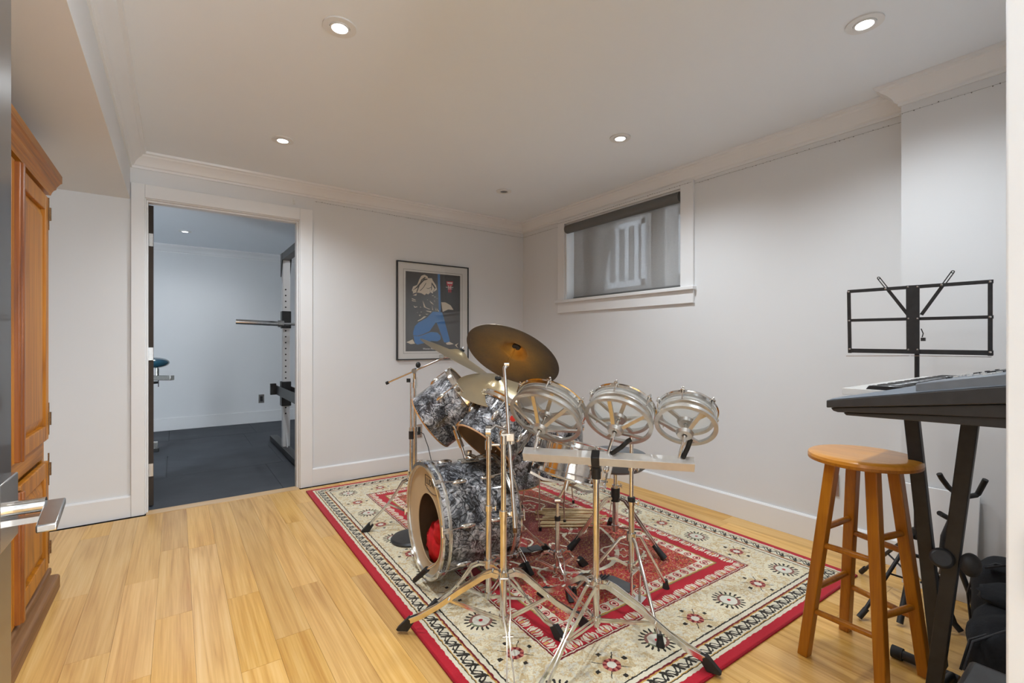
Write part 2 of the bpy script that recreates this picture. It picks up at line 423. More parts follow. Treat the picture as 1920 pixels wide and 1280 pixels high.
# ---- woven rug, pattern worked out in metres from the rug's own centre
RX, RY = 1.0, 1.485
def rug_mat():
    m, nt, b = newmat('woven_persian_rug'); v = tc(nt)
    jit = nt.nodes.new('ShaderNodeTexNoise'); nt.links.new(v, jit.inputs['Vector']); jit.inputs['Scale'].default_value = 55; jit.inputs['Detail'].default_value = 2
    ma = nt.nodes.new('ShaderNodeVectorMath'); ma.operation = 'MULTIPLY_ADD'
    sb = nt.nodes.new('ShaderNodeVectorMath'); sb.operation = 'SUBTRACT'; nt.links.new(jit.outputs['Color'], sb.inputs[0]); sb.inputs[1].default_value = (0.5, 0.5, 0.5)
    nt.links.new(sb.outputs[0], ma.inputs[0]); ma.inputs[1].default_value = (0.012, 0.012, 0); nt.links.new(v, ma.inputs[2])
    s = nt.nodes.new('ShaderNodeSeparateXYZ'); nt.links.new(ma.outputs[0], s.inputs[0])
    x, y = E(s.outputs[0]), E(s.outputs[1]); ax, ay = fabs(x), fabs(y)
    dx, dy = RX-ax, RY-ay; d = fmin(dx, dy)
    side = dx < dy                                     # 1 on the long sides
    al = y*side+x*(1-side)                             # run along the border
    RED = lin(192, 14, 40); DRED = lin(120, 10, 26); CREAM = lin(240, 229, 198); TAN = lin(212, 184, 132); PALE = lin(228, 224, 208)
    INK = lin(40, 34, 24); GOLD = lin(206, 160, 76); ROSE = lin(196, 110, 96); GREEN = lin(96, 110, 76); WHT = lin(232, 224, 200)
    n1 = E(noise(nt, v, 36, 3, 0.65, 0.8)); n2 = E(noise(nt, v, 48, 3, 0.6, 0.5)); n3 = E(noise(nt, v, 120, 2))
    # cream field, mottled
    c = mix(nt, CREAM, TAN, (n1 > 0.53)*0.75)
    c = mix(nt, c, PALE, (n2 > 0.56)*0.8)
    c = mix(nt, c, GOLD, (n3 > 0.60)*0.5); c = mix(nt, c, lin(204, 186, 146), (E(noise(nt, v, 160, 2, 0.7)) > 0.58)*0.55)
    # flower medallions every 0.245 m, 0.25 m in from the edge
    P = 0.2485
    fu, fv = fmod(x+P/2, P)-P/2, fmod(y-RY+0.2515+P/2, P)-P/2
    kx, ky = floor_((x+P/2)/P), floor_((y-RY+0.2515+P/2)/P)
    par = fmod(kx+ky, 2)                            # 0 / 1 : the two kinds
    inrow = band(d, 0.155, 0.352)
    r = fsqrt(fu*fu+fv*fv); an = atan2(fv, fu)
    halo = (r < 0.088)*inrow*par
    c = mix(nt, c, CREAM, halo*0.8)
    spikes = (r < 0.062+fsin(an*18.0)*0.010)*(r > 0.047)*par*inrow
    c = mix(nt, c, INK, spikes*(fsin(an*18.0) > 0.2))
    c = mix(nt, c, mix(nt, DRED, GREEN, fsin(an*2.0+0.7) > 0.35), band(r, 0.037, 0.047)*par*inrow*0.85)
    c = mix(nt, c, PALE, (r < 0.036)*par*inrow)
    c = mix(nt, c, RED, (r < 0.009)*par*inrow)
    q = (1-par)*inrow
    cross = fmin(fabs(fu+fv), fabs(fu-fv))
    plus = fmin(fabs(fu), fabs(fv))
    c = mix(nt, c, TAN, (r < 0.05)*q*0.6)
    c = mix(nt, c, INK, (cross < 0.0025)*(r < 0.07)*q)
    c = mix(nt, c, mix(nt, ROSE, DRED, fsin(an*8.0) > 0.1), band(r, 0.017, 0.034)*q)
    c = mix(nt, c, PALE, (r < 0.017)*q)
    c = mix(nt, c, INK, band(r, 0.058, 0.074)*(plus < 0.008)*q)
    # outer border
    c = mix(nt, c, INK, band(d, 0.143, 0.149))
    c = mix(nt, c, WHT, band(d, 0.125, 0.143))
    c = mix(nt, c, DRED, band(d, 0.117, 0.125))
    c = mix(nt, c, GOLD, band(d, 0.112, 0.117))
    sc = fmod(al, 0.066)/0.066; t = (d-0.062)/0.05
    c = mix(nt, c, WHT, band(d, 0.062, 0.112))
    s1 = fabs(t-0.5-fsin(sc*2*PI)*0.33) < 0.11
    s2 = fabs(t-0.5+fsin(sc*2*PI+1.4)*0.30) < 0.075
    s3 = (fabs(fract(sc+t*0.35)-0.5) < 0.09)*(t > 0.12)
    c = mix(nt, c, INK, fmin(s1+s2+s3, 1)*band(d, 0.062, 0.112))
    c = mix(nt, c, GOLD, band(d, 0.0585, 0.062)); c = mix(nt, c, INK, band(d, 0.055, 0.0585))
    c = mix(nt, c, WHT, band(d, 0.040, 0.055))
    c = mix(nt, c, RED, d < 0.040)
    # inner red frame
    red = d > 0.357
    f2 = E(noise(nt, v, 95, 3, 0.7)); f3 = E(noise(nt, v, 14, 3, 0.5, 1.5))
    field = mix(nt, RED, DRED, (f3 > 0.54)*0.75)
    field = mix(nt, field, GOLD, (f2 > 0.555)*0.85); field = mix(nt, field, WHT, band(f3, 0.44, 0.455)*(n2 > 0.5)*0.8)
    ci = mix(nt, DRED, field, d > 0.46)
    # scroll circles and centre medallion
    rr = fsqrt((x*x)/0.17+(y*y)/0.52)
    a2 = atan2(y/0.52, x/0.17)
    med = (rr < 1.0+fsin(a2*8.0)*0.06)
    ci2 = mix(nt, ci, WHT, band(rr, 0.985, 1.02))
    ci2 = mix(nt, ci2, mix(nt, DRED, GOLD, (f2 > 0.565)*0.75), (rr < 0.985))
    ci2 = mix(nt, ci2, WHT, (fabs(rr-0.55+fsin(a2*6.0)*0.07) < 0.018)*(n2 > 0.44)); ci2 = mix(nt, ci2, DRED, (rr < 0.30)*0.6)
    Q = 0.44
    gu, gv = fmod(x, Q)-Q/2, fmod(y, Q)-Q/2; gr = fsqrt(gu*gu+gv*gv); ga = atan2(gv, gu)
    ci2 = mix(nt, ci2, WHT, band(gr+fsin(ga*5.0)*0.010, 0.105, 0.118)*(n2 > 0.42))
    ci2 = mix(nt, ci2, RED, band(gr, 0.05, 0.09)*0.5)
    ci2 = mix(nt, ci2, WHT, band(gr+fsin(ga*6.0)*0.012, 0.036, 0.046))
    lat = (E(noise(nt, v, 30, 1, 0.4, 3.0)))
    ci2 = mix(nt, ci2, WHT, band(lat, 0.494, 0.508)*(n1 > 0.50)*0.9)
    ci = mix(nt, ci, ci2, d > 0.53)
    # squares band
    sq = fmod(al, 0.056)/0.056-0.5; tq = (d-0.505)/0.025; rq = fsqrt(sq*sq*1.6+tq*tq*0.2)
    c4 = mix(nt, WHT, RED, (rq < 0.42)*1.0); c4 = mix(nt, c4, WHT, band(rq, 0.2, 0.3)); c4 = mix(nt, c4, INK, rq < 0.1)
    ci = mix(nt, ci, c4, band(d, 0.478, 0.532))
    ci = mix(nt, ci, GOLD, band(d, 0.470, 0.478)); ci = mix(nt, ci, GREEN, band(d, 0.466, 0.470))
    ci = mix(nt, ci, RED, band(d, 0.372, 0.466))
    # tulips
    st = fabs(fmod(al, 0.082)/0.082-0.5); tt = (d-0.372)/0.05
    tul = (st < 0.13+0.20*fsin(tt*PI))*(band(tt, 0.05, 0.95))
    curl = (fabs(st-0.42+0.22*fabs(tt-0.5)) < 0.045)*band(tt, 0.0, 0.8)
    ci = mix(nt, ci, WHT, fmin(tul*(fabs(st-0.10) > 0.035)+curl, 1)); ci = mix(nt, ci, GOLD, tul*(st < 0.05)*(tt < 0.5))
    ci = mix(nt, ci, WHT, band(d, 0.364, 0.368)); ci = mix(nt, ci, DRED, d < 0.364)
    c = mix(nt, c, ci, red)
    c = mix(nt, c, (0, 0, 0, 1), (n3*0.10))
    nt.links.new(c, b.inputs['Base Color']); b.inputs['Roughness'].default_value = 0.95; b.inputs['Specular IOR Level'].default_value = 0.15
    b.inputs['Sheen Weight'].default_value = 0.25
    bump(nt, b, E(noise(nt, v, 420, 2, 0.7)), 0.4, 0.004)
    return m
M['rug'] = rug_mat()
M['rugedge'] = simple('red_pile_edge', (0.36, 0.006, 0.02), 0.95, var=0.2, vscale=200, bmp=0.4, bscale=300)

# =================================================================== THE ROOM
CZ = 2.44                      # ceiling height
WB = 4.04                      # back wall plane (doorway, poster)
WR = 3.05                      # right wall plane (window)
WN = 2.93                      # nearer, projecting stretch of the right wall
YJ = 0.76                      # where it steps out
YE = 0.09                      # entry wall, room side
XL = -0.98                     # left wall
# floor: sub-floor slab and every plank
fl = struct(MB().box((XL-0.1, -1.6, -0.06), (WR+0.1, 4.17, -0.012)), 'floor', M['dark'])
pm = bpy.data.meshes.new('plank'); q = MB().box((-0.5, -0.5, -0.5), (0.5, 0.5, 0.5)); pm.from_pydata(q.v, [], q.f); pm.materials.append(M['oak'])
PW = 0.1293; x = 0.058-9*PW
while x < WR:
    y = -1.5-random.random()*0.9
    while y < 3.99:
        L = random.choice([0.55, 0.8, 1.0, 1.25, 1.5, 1.9])*random.uniform(0.9, 1.1)
        y0, y1 = max(y, -1.5), min(y+L, 3.995); x0, x1 = max(x, XL), min(x+PW, WR)
        if y1-y0 > 0.03 and x1-x0 > 0.01:
            o = bpy.data.objects.new('plank', pm); COL.objects.link(o); o.parent = fl
            o.scale = (x1-x0-0.0007, y1-y0-0.0010, 0.012); o.location = ((x0+x1)/2, (y0+y1)/2, -0.0060-random.random()*0.0003)
        y += L
    x += PW
MB().box((-0.165, 3.997, -0.012), (0.798, 4.10, 0.003)).build('threshold', M['oakx'], fl, bevel=0.002)
# ceiling + bulkhead on the left
ce = struct(MB().box((XL-0.1, -1.6, CZ), (WR+0.1, 4.17, CZ+0.08)), 'ceiling', M['ceil'])
MB().box((XL, YE, 2.127), (-0.25, WB, CZ)).build('bulkhead', M['wall'], ce, smooth=False)
# back wall with the doorway to the gym
DX0, DX1, DZ = -0.165, 0.798, 2.14
struct(MB().box((XL-0.1, WB, 0), (DX0-0.02, WB+0.13, CZ)).box((DX1+0.02, WB, 0), (WR+0.25, WB+0.13, CZ)).box((DX0-0.02, WB, DZ+0.02), (DX1+0.02, WB+0.13, CZ)), 'wall_back', M['wall'], smooth=False)
# right wall with window hole
WY0, WY1, WZ0, WZ1 = 2.085, 3.36, 1.575, 2.305
struct(MB().box((WR, YJ, 0), (WR+0.22, WY0, CZ)).box((WR, WY1, 0), (WR+0.22, WB, CZ)).box((WR, WY0, 0), (WR+0.22, WY1, WZ0)).box((WR, WY0, WZ1), (WR+0.22, WY1, CZ)), 'wall_right', M['wall'], smooth=False)
struct(MB().box((WN, -0.03, 0), (WR+0.22, YJ, CZ)), 'wall_right_near', M['wall'], smooth=False)
struct(MB().box((XL-0.1, -0.03, 0), (XL, WB, CZ)), 'wall_left', M['wall'], smooth=False)
# entry wall around the camera's doorway
struct(MB().box((XL-0.1, -0.03, 0), (-0.20, YE, CZ)).box((0.72, -0.03, 0), (WR+0.1, YE, CZ)).box((-0.20, -0.03, 2.13), (0.72, YE, CZ)), 'wall_front', M['wall'], smooth=False)
# hallway behind the camera
struct(MB().box((-1.08, -1.7, 0), (0.50, -1.6, CZ)).box((1.90, -1.7, 0), (2.0, -1.6, CZ)).box((0.50, -1.7, 0), (1.90, -1.6, 0.38)).box((0.50, -1.7, 2.12), (1.90, -1.6, CZ)).box((-1.18, -1.7, 0), (-1.08, -0.03, CZ)).box((2.0, -1.7, 0), (2.1, -0.03, CZ)), 'wall_hall', M['wall'], smooth=False)
struct(MB().box((-1.18, -1.7, -0.06), (2.1, -1.5, -0.0)).box((-1.18, -1.7, -0.06), (XL-0.1, -0.03, 0)), 'floor_hall', M['oakx'], smooth=False)
struct(MB().box((-1.18, -1.7, CZ), (XL-0.1, -0.03, CZ+0.08)).box((XL-0.1, -1.7, CZ), (2.1, -1.6, CZ+0.08)), 'ceiling_hall', M['ceil'], smooth=False)
wh = struct(MB().box((0.50, -1.69, 0.38), (0.55, -1.64, 2.12)).box((1.85, -1.69, 0.38), (1.90, -1.64, 2.12)).box((0.55, -1.69, 0.38), (1.85, -1.64, 0.43)).box((0.55, -1.69, 2.07), (1.85, -1.64, 2.12)).box((1.18, -1.69, 0.43), (1.22, -1.64, 2.07)), 'window_2', M['trim'])  # unseen window frame, added in the hall to hold the fill light
# crown mouldings, mitred runs
PROF = [(0.0, -0.100), (0.010, -0.100), (0.012, -0.086), (0.022, -0.080), (0.030, -0.062), (0.048, -0.040), (0.066, -0.028), (0.072, -0.018), (0.086, -0.014), (0.090, 0.0)]
def sweep(path, prof, name0, mat, z, start=1):
    n = len(path); offs = []
    for i in range(n):
        a = V(path[i]); nn = []
        if i > 0: d = (a-V(path[i-1])).normalized(); nn.append(V((d.y, -d.x)))
        if i < n-1: d = (V(path[i+1])-a).normalized(); nn.append(V((d.y, -d.x)))
        if len(nn) == 1: offs.append(nn[0])
        else: offs.append((nn[0]+nn[1])/(1+nn[0].dot(nn[1])))
    k = len(prof)
    for i in range(n-1):
        vs = []
        for j in (i, i+1):
            for h, zz in prof: p = V(path[j])+offs[j]*h; vs.append((p.x, p.y, z+zz))
            p = V(path[j]); vs.append((p.x, p.y, z))
        m = k+1
        fs = [(a, (a+1) % m, m+(a+1) % m, m+a) for a in range(m)]+[tuple(range(m)), tuple(range(m, 2*m))[::-1]]
        struct(MB().add(vs, fs), '%s_%s' % (name0, (start+i) if name0 == 'trim' else start[i]), mat, angle=25)
sweep([(-0.25, YE), (-0.25, WB), (WR, WB), (WR, YJ), (WN, YJ), (WN, YE)], PROF, 'trim', M['trim'], CZ-0.0005)
BP = [(0.0, -0.143), (0.016, -0.143), (0.016, -0.010), (0.010, 0.0)]
sweep([(XL, YE), (XL, WB), (-0.241, WB)], [(a, b) for a, b in BP], 'baseboard', M['trim'], 0.1431, start=['left', 'back'])
sweep([(0.899, WB), (WR, WB), (WR, YJ), (WN, YJ), (WN, YE), (0.87, YE)], BP, 'baseboard', M['trim'], 0.1431, start=['back_right', 'right', 'right_step', 'right_near', 'front'])
# doorway casing and jamb
CY = WB-0.022
struct(MB().box((-0.245, CY, 0), (DX0-0.006, WB, 2.237)).box((DX1+0.006, CY, 0), (0.899, WB, 2.237)).box((DX0-0.006, CY, DZ+0.006), (DX1+0.006, WB, 2.237)), 'trim_6', M['trim'], bevel=0.003)
struct(MB().box((DX0-0.02, WB-0.004, 0), (DX0, WB+0.134, DZ+0.02)).box((DX1, WB-0.004, 0), (DX1+0.02, WB+0.134, DZ+0.02)).box((DX0, WB-0.004, DZ), (DX1, WB+0.134, DZ+0.02))
       .box((DX0, WB+0.02, 0), (DX0+0.01, WB+0.085, DZ)).box((DX1-0.012, WB+0.02, 0), (DX1, WB+0.085, DZ)).box((DX0+0.01, WB+0.02, DZ-0.012), (DX1-0.012, WB+0.085, DZ)), 'trim_7', M['trim'], bevel=0.002)
# entry jamb at the right edge of the view + strike plate
struct(MB().box((0.690, -0.035, 0), (0.72, 0.094, 2.13)).box((0.800, 0.0905, 0), (0.87, 0.106, 2.21)), 'trim_8', M['trim'], bevel=0.002)
st = thing('strike_plate', (0.689, 0.07, 0.93), 'dark metal strike plate set in the white door jamb at right edge', 'strike plate')
MB().box((0.6872, 0.030, 0.905), (0.6898, 0.079, 0.975)).build('plate', M['brassy'], st, bevel=0.001)
MB().box((0.6858, 0.040, 0.925), (0.6875, 0.062, 0.955)).build('latch_hole', M['dark'], st)

# ---- window
wi = struct(MB().box((WR+0.16, WY0, WZ0), (WR+0.21, WY1, WZ0+0.045)).box((WR+0.16, WY0, WZ1-0.045), (WR+0.21, WY1, WZ1))
            .box((WR+0.16, WY0, WZ0), (WR+0.21, WY0+0.045, WZ1)).box((WR+0.16, WY1-0.045, WZ0), (WR+0.21, WY1, WZ1)), 'window_1', M['trim'])
MB().box((WR+0.165, 2.37, WZ0), (WR+0.205, 2.49, WZ1)).build('mullion', M['trim'], wi)
MB().box((WR+0.165, 3.04, WZ0), (WR+0.205, 3.16, WZ1)).build('mullion', M['trim'], wi)
for a, b_ in ((2.13, 2.37), (2.49, 3.04), (3.16, 3.315)):
    MB().box((WR+0.182, a, WZ0+0.045), (WR+0.186, b_, WZ1-0.045)).build('pane', M['glass'], wi)
CX = WR-0.02
MB().box((CX, 1.978, 1.555), (WR, WY0, 2.345)).box((CX, WY1, 1.555), (WR, 3.455, 2.345)).box((CX, WY0, WZ1), (WR, WY1, 2.345)).build('casing', M['trim'], wi, bevel=0.002)
MB().box((WR, WY0, WZ0-0.012), (WR+0.16, WY0+0.012, WZ1)).box((WR, WY1-0.012, WZ0-0.012), (WR+0.16, WY1, WZ1)).box((WR, WY0, WZ1-0.012), (WR+0.16, WY1, WZ1)).build('reveal', M['trim'], wi)
MB().box((WR-0.045, 1.965, 1.548), (WR+0.16, 3.47, WZ0)).build('sill', M['trim'], wi, bevel=0.004)
MB().box((WR-0.02, 1.978, 1.452), (WR, 3.455, 1.548)).build('apron', M['trim'], wi, bevel=0.003)
rs = thing('roller_shade', (WR+0.01, 2.7, 2.2), 'grey mesh roller shade drawn down inside the window', 'shade')
MB().tube([(WR+0.008, WY0+0.016, 2.252), (WR+0.008, WY1-0.012, 2.252)], 0.040, 20).build('fascia', simple('shade_fascia', (0.13, 0.13, 0.125), 0.5, var=0.03), rs)
MB().box((WR+0.040, WY0+0.022, WZ0+0.022), (WR+0.0415, WY1-0.075, 2.26)).build('fabric', M['shade'], rs)
MB().tube([(WR+0.041, WY0+0.022, WZ0+0.016), (WR+0.041, WY1-0.075, WZ0+0.016)], 0.010, 8).build('hem_bar', simple('shade_hem', (0.17, 0.17, 0.165), 0.5, var=0.03), rs)
# neighbour's house outside
nh = thing('neighbour_house', (7.5, 5.0, -0.5), 'neighbouring brick house with white windows seen through the shade', 'building')
MB().box((7.5, -3, -0.5), (7.8, 16, 7.0)).build('brick_wall', M['brick'], nh)
def hwin(y0, y1, z0, z1, n):
    f = MB().box((7.44, y0, z0), (7.5, y1, z0+0.12)).box((7.44, y0, z1-0.1), (7.5, y1, z1)).box((7.44, y0, z0), (7.5, y0+0.1, z1)).box((7.44, y1-0.1, z0), (7.5, y1, z1)).build('window', M['outside'], nh)
    MB().box((7.47, y0+0.1, z0+0.12), (7.49, y1-0.1, z1-0.1)).build('pane', simple('dark_pane', (0.10, 0.11, 0.12), 0.1), f)
    for i in range(n):
        yy = y0+0.1+(y1-y0-0.2)*(i+0.5)/n
        MB().box((7.450, yy-0.05, z0+0.12), (7.468, yy+0.05, z1-0.1)).build('bar', M['outside'], f)
hwin(5.9, 7.6, 2.3, 3.6, 6)
hwin(4.55, 5.15, 2.3, 3.6, 2)
MB().box((7.40, 3.5, 1.30), (7.5, 9.5, 1.42)).build('ledge', M['outside'], nh)
struct(MB().box((WR+0.25, -3, 0.9), (9, 16, 1.0)), 'ground_outside', simple('ground', (0.3, 0.3, 0.28), 0.9))

# ---- gym beyond the doorway
struct(MB().box((-1.6, WB+0.13, -0.06), (2.6, 7.8, -0.012)), 'floor_gym', M['dark'])
fg = bpy.data.objects['floor_gym']; tm = bpy.data.meshes.new('tile'); tm.from_pydata(q.v, [], q.f); tm.materials.append(M['gymtile'])
for j in range(4):
    for i in range(5):
        o = bpy.data.objects.new('tile', tm); COL.objects.link(o); o.parent = fg
        o.scale = (0.917, 0.917, 0.012); o.location = (-1.6+0.15*(j % 2)+0.92*i, WB+0.13+0.46+0.92*j-0.06, -0.006-random.random()*0.0008)
o.location.x += 0
struct(MB().box((-1.7, 7.70, 0), (2.7, 7.8, 2.5)), 'wall_gym_back', M['wall'], smooth=False)
struct(MB().box((-1.7, WB+0.13, 0), (-1.6, 7.7, 2.5)), 'wall_gym_left', M['wall'], smooth=False)
struct(MB().box((2.6, WB+0.13, 0), (2.7, 7.7, 2.5)), 'wall_gym_right', M['wall'], smooth=False)
struct(MB().box((-1.7, WB+0.13, 2.46), (2.7, 7.8, 2.54)), 'ceiling_gym', M['ceil'], smooth=False)
struct(MB().box((-1.6, 7.682, 0), (2.6, 7.70, 0.165)), 'baseboard_gym', M['trim'], bevel=0.003)
sweep([(-1.6, 7.70), (2.6, 7.70)], PROF, 'trim', M['trim'], 2.4595, start=9)
# gym door, open into the gym
gdd = V((-0.040, 1, 0)).normalized(); gdc = V((DX0+0.0185, WB+0.1365, 0))+gdd*0.46
gd = struct(MB().obox(gdc+UP*1.073, gdd*0.46, V((gdd.y, -gdd.x, 0))*0.0175, UP*1.061), 'door_1', M['darkwood'], bevel=0.002)
for z in (0.265, 1.085, 1.89):
    h = MB().box((DX0+0.001, WB+0.1305, z-0.045), (DX0+0.034, WB+0.1365, z+0.045)).build('hinge', M['steel'], gd)
def outlet(loc, ax, label, dark=True):
    o = thing('wall_outlet', loc, label, 'outlet'); c = V(loc)
    sx, n = (V((0, 1, 0)), V((-1, 0, 0))) if ax == 'x' else (V((1, 0, 0)), V((0, -1, 0)))
    MB().obox(c+n*0.003, sx*0.037, UP*0.062, n*0.003).build('cover_plate', M['steel'], o, bevel=0.002)
    MB().obox(c+n*0.007, sx*0.018, UP*0.036, n*0.0022).build('socket', M['black'], o, bevel=0.001)
    for k in (-1, 1): MB().obox(c+n*0.0095+UP*0.018*k, sx*0.010, UP*0.007, n*0.0008).build('receptacle', M['rubber'], o)
    return o
outlet((WR, 1.106, 0.355), 'x', 'steel wall outlet behind the wooden stool')
outlet_b = outlet((1.83, WB, 0.345), 'y', 'steel wall outlet below the poster with black cord plugged in')
outlet((1.014, 7.70, 0.345), 'y', 'small steel outlet on the far gym wall')
_ob = outlet_b
MB().tube([(1.83, WB-0.03, 0.34), (1.86, WB-0.05, 0.32), (1.90, WB-0.06, 0.20), (1.93, WB-0.07, 0.06), (1.97, WB-0.12, 0.018), (1.99, WB-0.3, 0.018)], 0.0035, 8).build('power_cord', M['rubber'], _ob)
# small white hook above the doorway casing
hk = thing('wall_hook', (0.765, WB, 2.29), 'small white hook on the wall just above the doorway casing', 'hook')
MB().box((0.757, WB-0.006, 2.265), (0.773, WB, 2.315)).build('plate', M['white'], hk, bevel=0.002)
MB().tube([(0.765, WB-0.004, 2.30), (0.765, WB-0.02, 2.282), (0.765, WB-0.024, 2.27), (0.765, WB-0.016, 2.262)], 0.003, 8).build('hook', M['white'], hk)

# recessed ceiling lights
def downlight(x, y, z, label, lit, group='recessed ceiling lights'):
    t = thing('recessed_light', (x, y, z), label, 'ceiling light', group)
    MB().ring((x, y, z), UP, 0.064, 0.040, -0.006, 0.0).build('trim_ring', M['white'], t)
    MB().ring((x, y, z), UP, 0.0385, 0.031, -0.009, -0.002).build('gimbal', M['white'], t)
    MB().ring((x, y, z), UP, 0.040, 0.0387, -0.0015, 0.0).build('shadow_gap', M['dark'], t)
    MB().lathe((x, y, z), -UP, [(0.0, 0.0), (0.001, 0.030), (0.005, 0.030), (0.007, 0.0)], 32).build('lens', lit, t)
off = simple('unlit_lens', (0.16, 0.16, 0.155), 0.2)
downlight(0.537, 1.94, CZ, 'lit recessed ceiling light nearest the pine armoire, upper left', M['lamp'])
downlight(2.232, 0.695, CZ, 'lit recessed ceiling light above the wooden stool, upper right', M['lamp'])
downlight(0.545, 3.232, CZ, 'lit recessed ceiling light in front of the gym doorway', M['lamp'])
downlight(2.246, 1.972, CZ, 'lit recessed ceiling light over the drum kit near the window', M['lamp'])
downlight(0.537, 0.66, CZ, 'lit recessed ceiling light just inside the entry door, above the camera', M['lamp'])
downlight(2.242, 3.237, CZ, 'unlit recessed ceiling light near the room corner', off)
downlight(0.086, 6.642, 2.46, 'lit recessed ceiling light in the gym', M['gymlamp'])

# thin light string pinned under the crown moulding
ls = thing('light_string', (WR-0.006, 2.0, 2.30), 'thin string of tiny beads pinned below the crown moulding', 'string lights')
pth = [V((0.92, WB-0.006, 2.315)), V((WR-0.006, WB-0.006, 2.295)), V((WR-0.006, 3.46, 2.298))]
pth2 = [V((WR-0.026, 3.45, 2.322)), V((WR-0.026, 1.985, 2.325))]
pth3 = [V((WR-0.006, 1.97, 2.315)), V((WR-0.006, YJ+0.005, 2.303))]
pth4 = [V((WN-0.006, YJ+0.006, 2.300)), V((WN-0.006, YE+0.02, 2.295))]
wm, bm_ = MB(), MB()
for pp in (pth, pth2, pth3, pth4):
    wm.tube(pp, 0.0010, 5)
    for a, b_ in zip(pp, pp[1:]):
        n = int((b_-a).length/0.022)
        for i in range(n):
            p = a.lerp(b_, (i+0.5)/n)
            if random.random() < 0.8: bm_.ball(p+V((0, 0, random.uniform(-.003, .003))), random.choice((0.0016, 0.0022, 0.003)), 5, 4)
wm.build('wire', M['steel'], ls); bm_.build('beads', simple('bead', (0.16, 0.15, 0.14), 0.3), ls, kind='stuff')

# =================================================================== POSTER
po = thing('framed_poster', (1.985, WB, 1.0), 'black framed poster of a kneeling figure in blue trousers on charcoal', 'poster')
fx0, fx1, fz0, fz1 = 1.613, 2.357, 1.005, 1.907
MB().box((fx0, WB-0.024, fz0), (fx0+0.010, WB, fz1)).box((fx1-0.010, WB-0.024, fz0), (fx1, WB, fz1)).box((fx0+0.010, WB-0.024, fz0), (fx1-0.010, WB, fz0+0.010)).box((fx0+0.010, WB-0.024, fz1-0.010), (fx1-0.010, WB, fz1)).build('frame', M['black'], po)
MB().box((fx0+0.010, WB-0.015, fz0+0.010), (fx1-0.010, WB-0.001, fz1-0.010)).build('mat', M['mat'], po)
ya = WB-0.0155
def c1(x, y): return PY(740+x/12.8, 480+y/12.8, ya)
def c2(x, y): return PY(740+x/11.636, 570+y/11.636, ya)
lx0, lx1 = c1(208, 300).x, c1(1622, 430).x; lz1 = c1(208, 300).z; lz0 = c2(200, 1078).z
px0, px1 = c1(262, 355).x, c1(1572, 480).x; pz1 = c1(262, 355).z; pz0 = c2(245, 1030).z
e = 0.0022
MB().box((lx0, ya, lz0), (lx0+e, ya+0.001, lz1)).box((lx1-e, ya, lz0), (lx1, ya+0.001, lz1)).box((lx0, ya, lz0), (lx1, ya+0.001, lz0+e)).box((lx0, ya, lz1-e), (lx1, ya+0.001, lz1)).build('mat_line', M['ink'], po)
MB().box((px0, ya-0.0003, pz0), (px1, ya+0.001, pz1)).build('print', M['print'], po)
def art(name, mat, polys, f, dy=0.0006, th=0.0006):
    for P in polys: MB().polypts([V((f(*p).x, ya-dy, f(*p).z)) for p in P], V((0, -th, 0))).build(name, mat, po, smooth=False)
art('blue_trousers', M['pblue'], [
    [(830, 165), (1030, 175), (1060, 260), (1200, 780), (1195, 830), (1080, 835), (920, 410), (895, 400), (780, 560), (760, 590), (600, 660), (500, 690), (405, 680), (405, 600), (440, 480), (520, 400), (700, 300)],
    [(410, 695), (520, 700), (620, 672), (800, 605), (930, 620), (1000, 690), (1000, 770), (930, 812), (800, 800), (640, 850), (490, 882), (440, 840)]], c2)
art('blue_shaft', M['pblue'], [[(1030, 430), (1085, 430), (1105, 1280), (1085, 1390), (1060, 1390), (1050, 1000)]], c1, 0.0004)
art('pale_shape', M['pcream'], [
    [(410, 830), (440, 730), (540, 690), (590, 560), (640, 470), (720, 445), (790, 490), (800, 530), (890, 530), (910, 580), (990, 700), (1012, 800), (960, 845), (920, 850), (915, 900), (860, 870), (800, 920), (760, 895), (720, 935), (640, 890), (520, 870), (435, 900), (440, 850)],
    [(435, 940), (530, 895), (520, 950)], [(1115, 1105), (1220, 1110), (1340, 1180), (1410, 1290), (1280, 1280), (1150, 1340)],
    [(670, 1060), (740, 1220), (850, 1290), (700, 1225)], [(835, 1065), (890, 1110), (945, 1170), (870, 1130)], [(940, 970), (990, 975), (960, 990)],
    [(410, 1010), (500, 1045), (500, 1058), (412, 1030)], [(412, 1055), (520, 1085), (500, 1090), (412, 1075)], [(450, 1180), (490, 1215), (545, 1205), (540, 1222), (480, 1240)], [(895, 1180), (915, 1290), (900, 1290)],
    [(600, 1215), (640, 1222), (620, 1235)], [(880, 950), (940, 935), (920, 960)], [(775, 1035), (795, 1045), (790, 1062)], [(1005, 1010), (1025, 1015), (1015, 1025)], [(935, 1065), (970, 1080), (960, 1092)]], c1, 0.0010)
art('hair_line', M['ink'], [
    [(420, 830), (520, 740), (600, 640), (700, 545), (780, 540), (790, 560), (700, 590), (600, 700), (540, 860), (515, 860), (560, 740), (540, 760)],
    [(600, 650), (640, 560), (720, 500), (750, 520), (660, 570), (620, 650)], [(600, 830), (690, 740), (745, 640), (755, 650), (700, 750), (615, 835)],
    [(885, 625), (905, 650), (985, 760), (950, 815), (890, 860), (960, 790), (895, 680), (890, 800), (870, 830)], [(745, 760), (800, 775), (880, 740), (880, 752), (800, 790)], [(835, 770), (850, 860), (875, 900), (845, 870)]], c1, 0.0018)
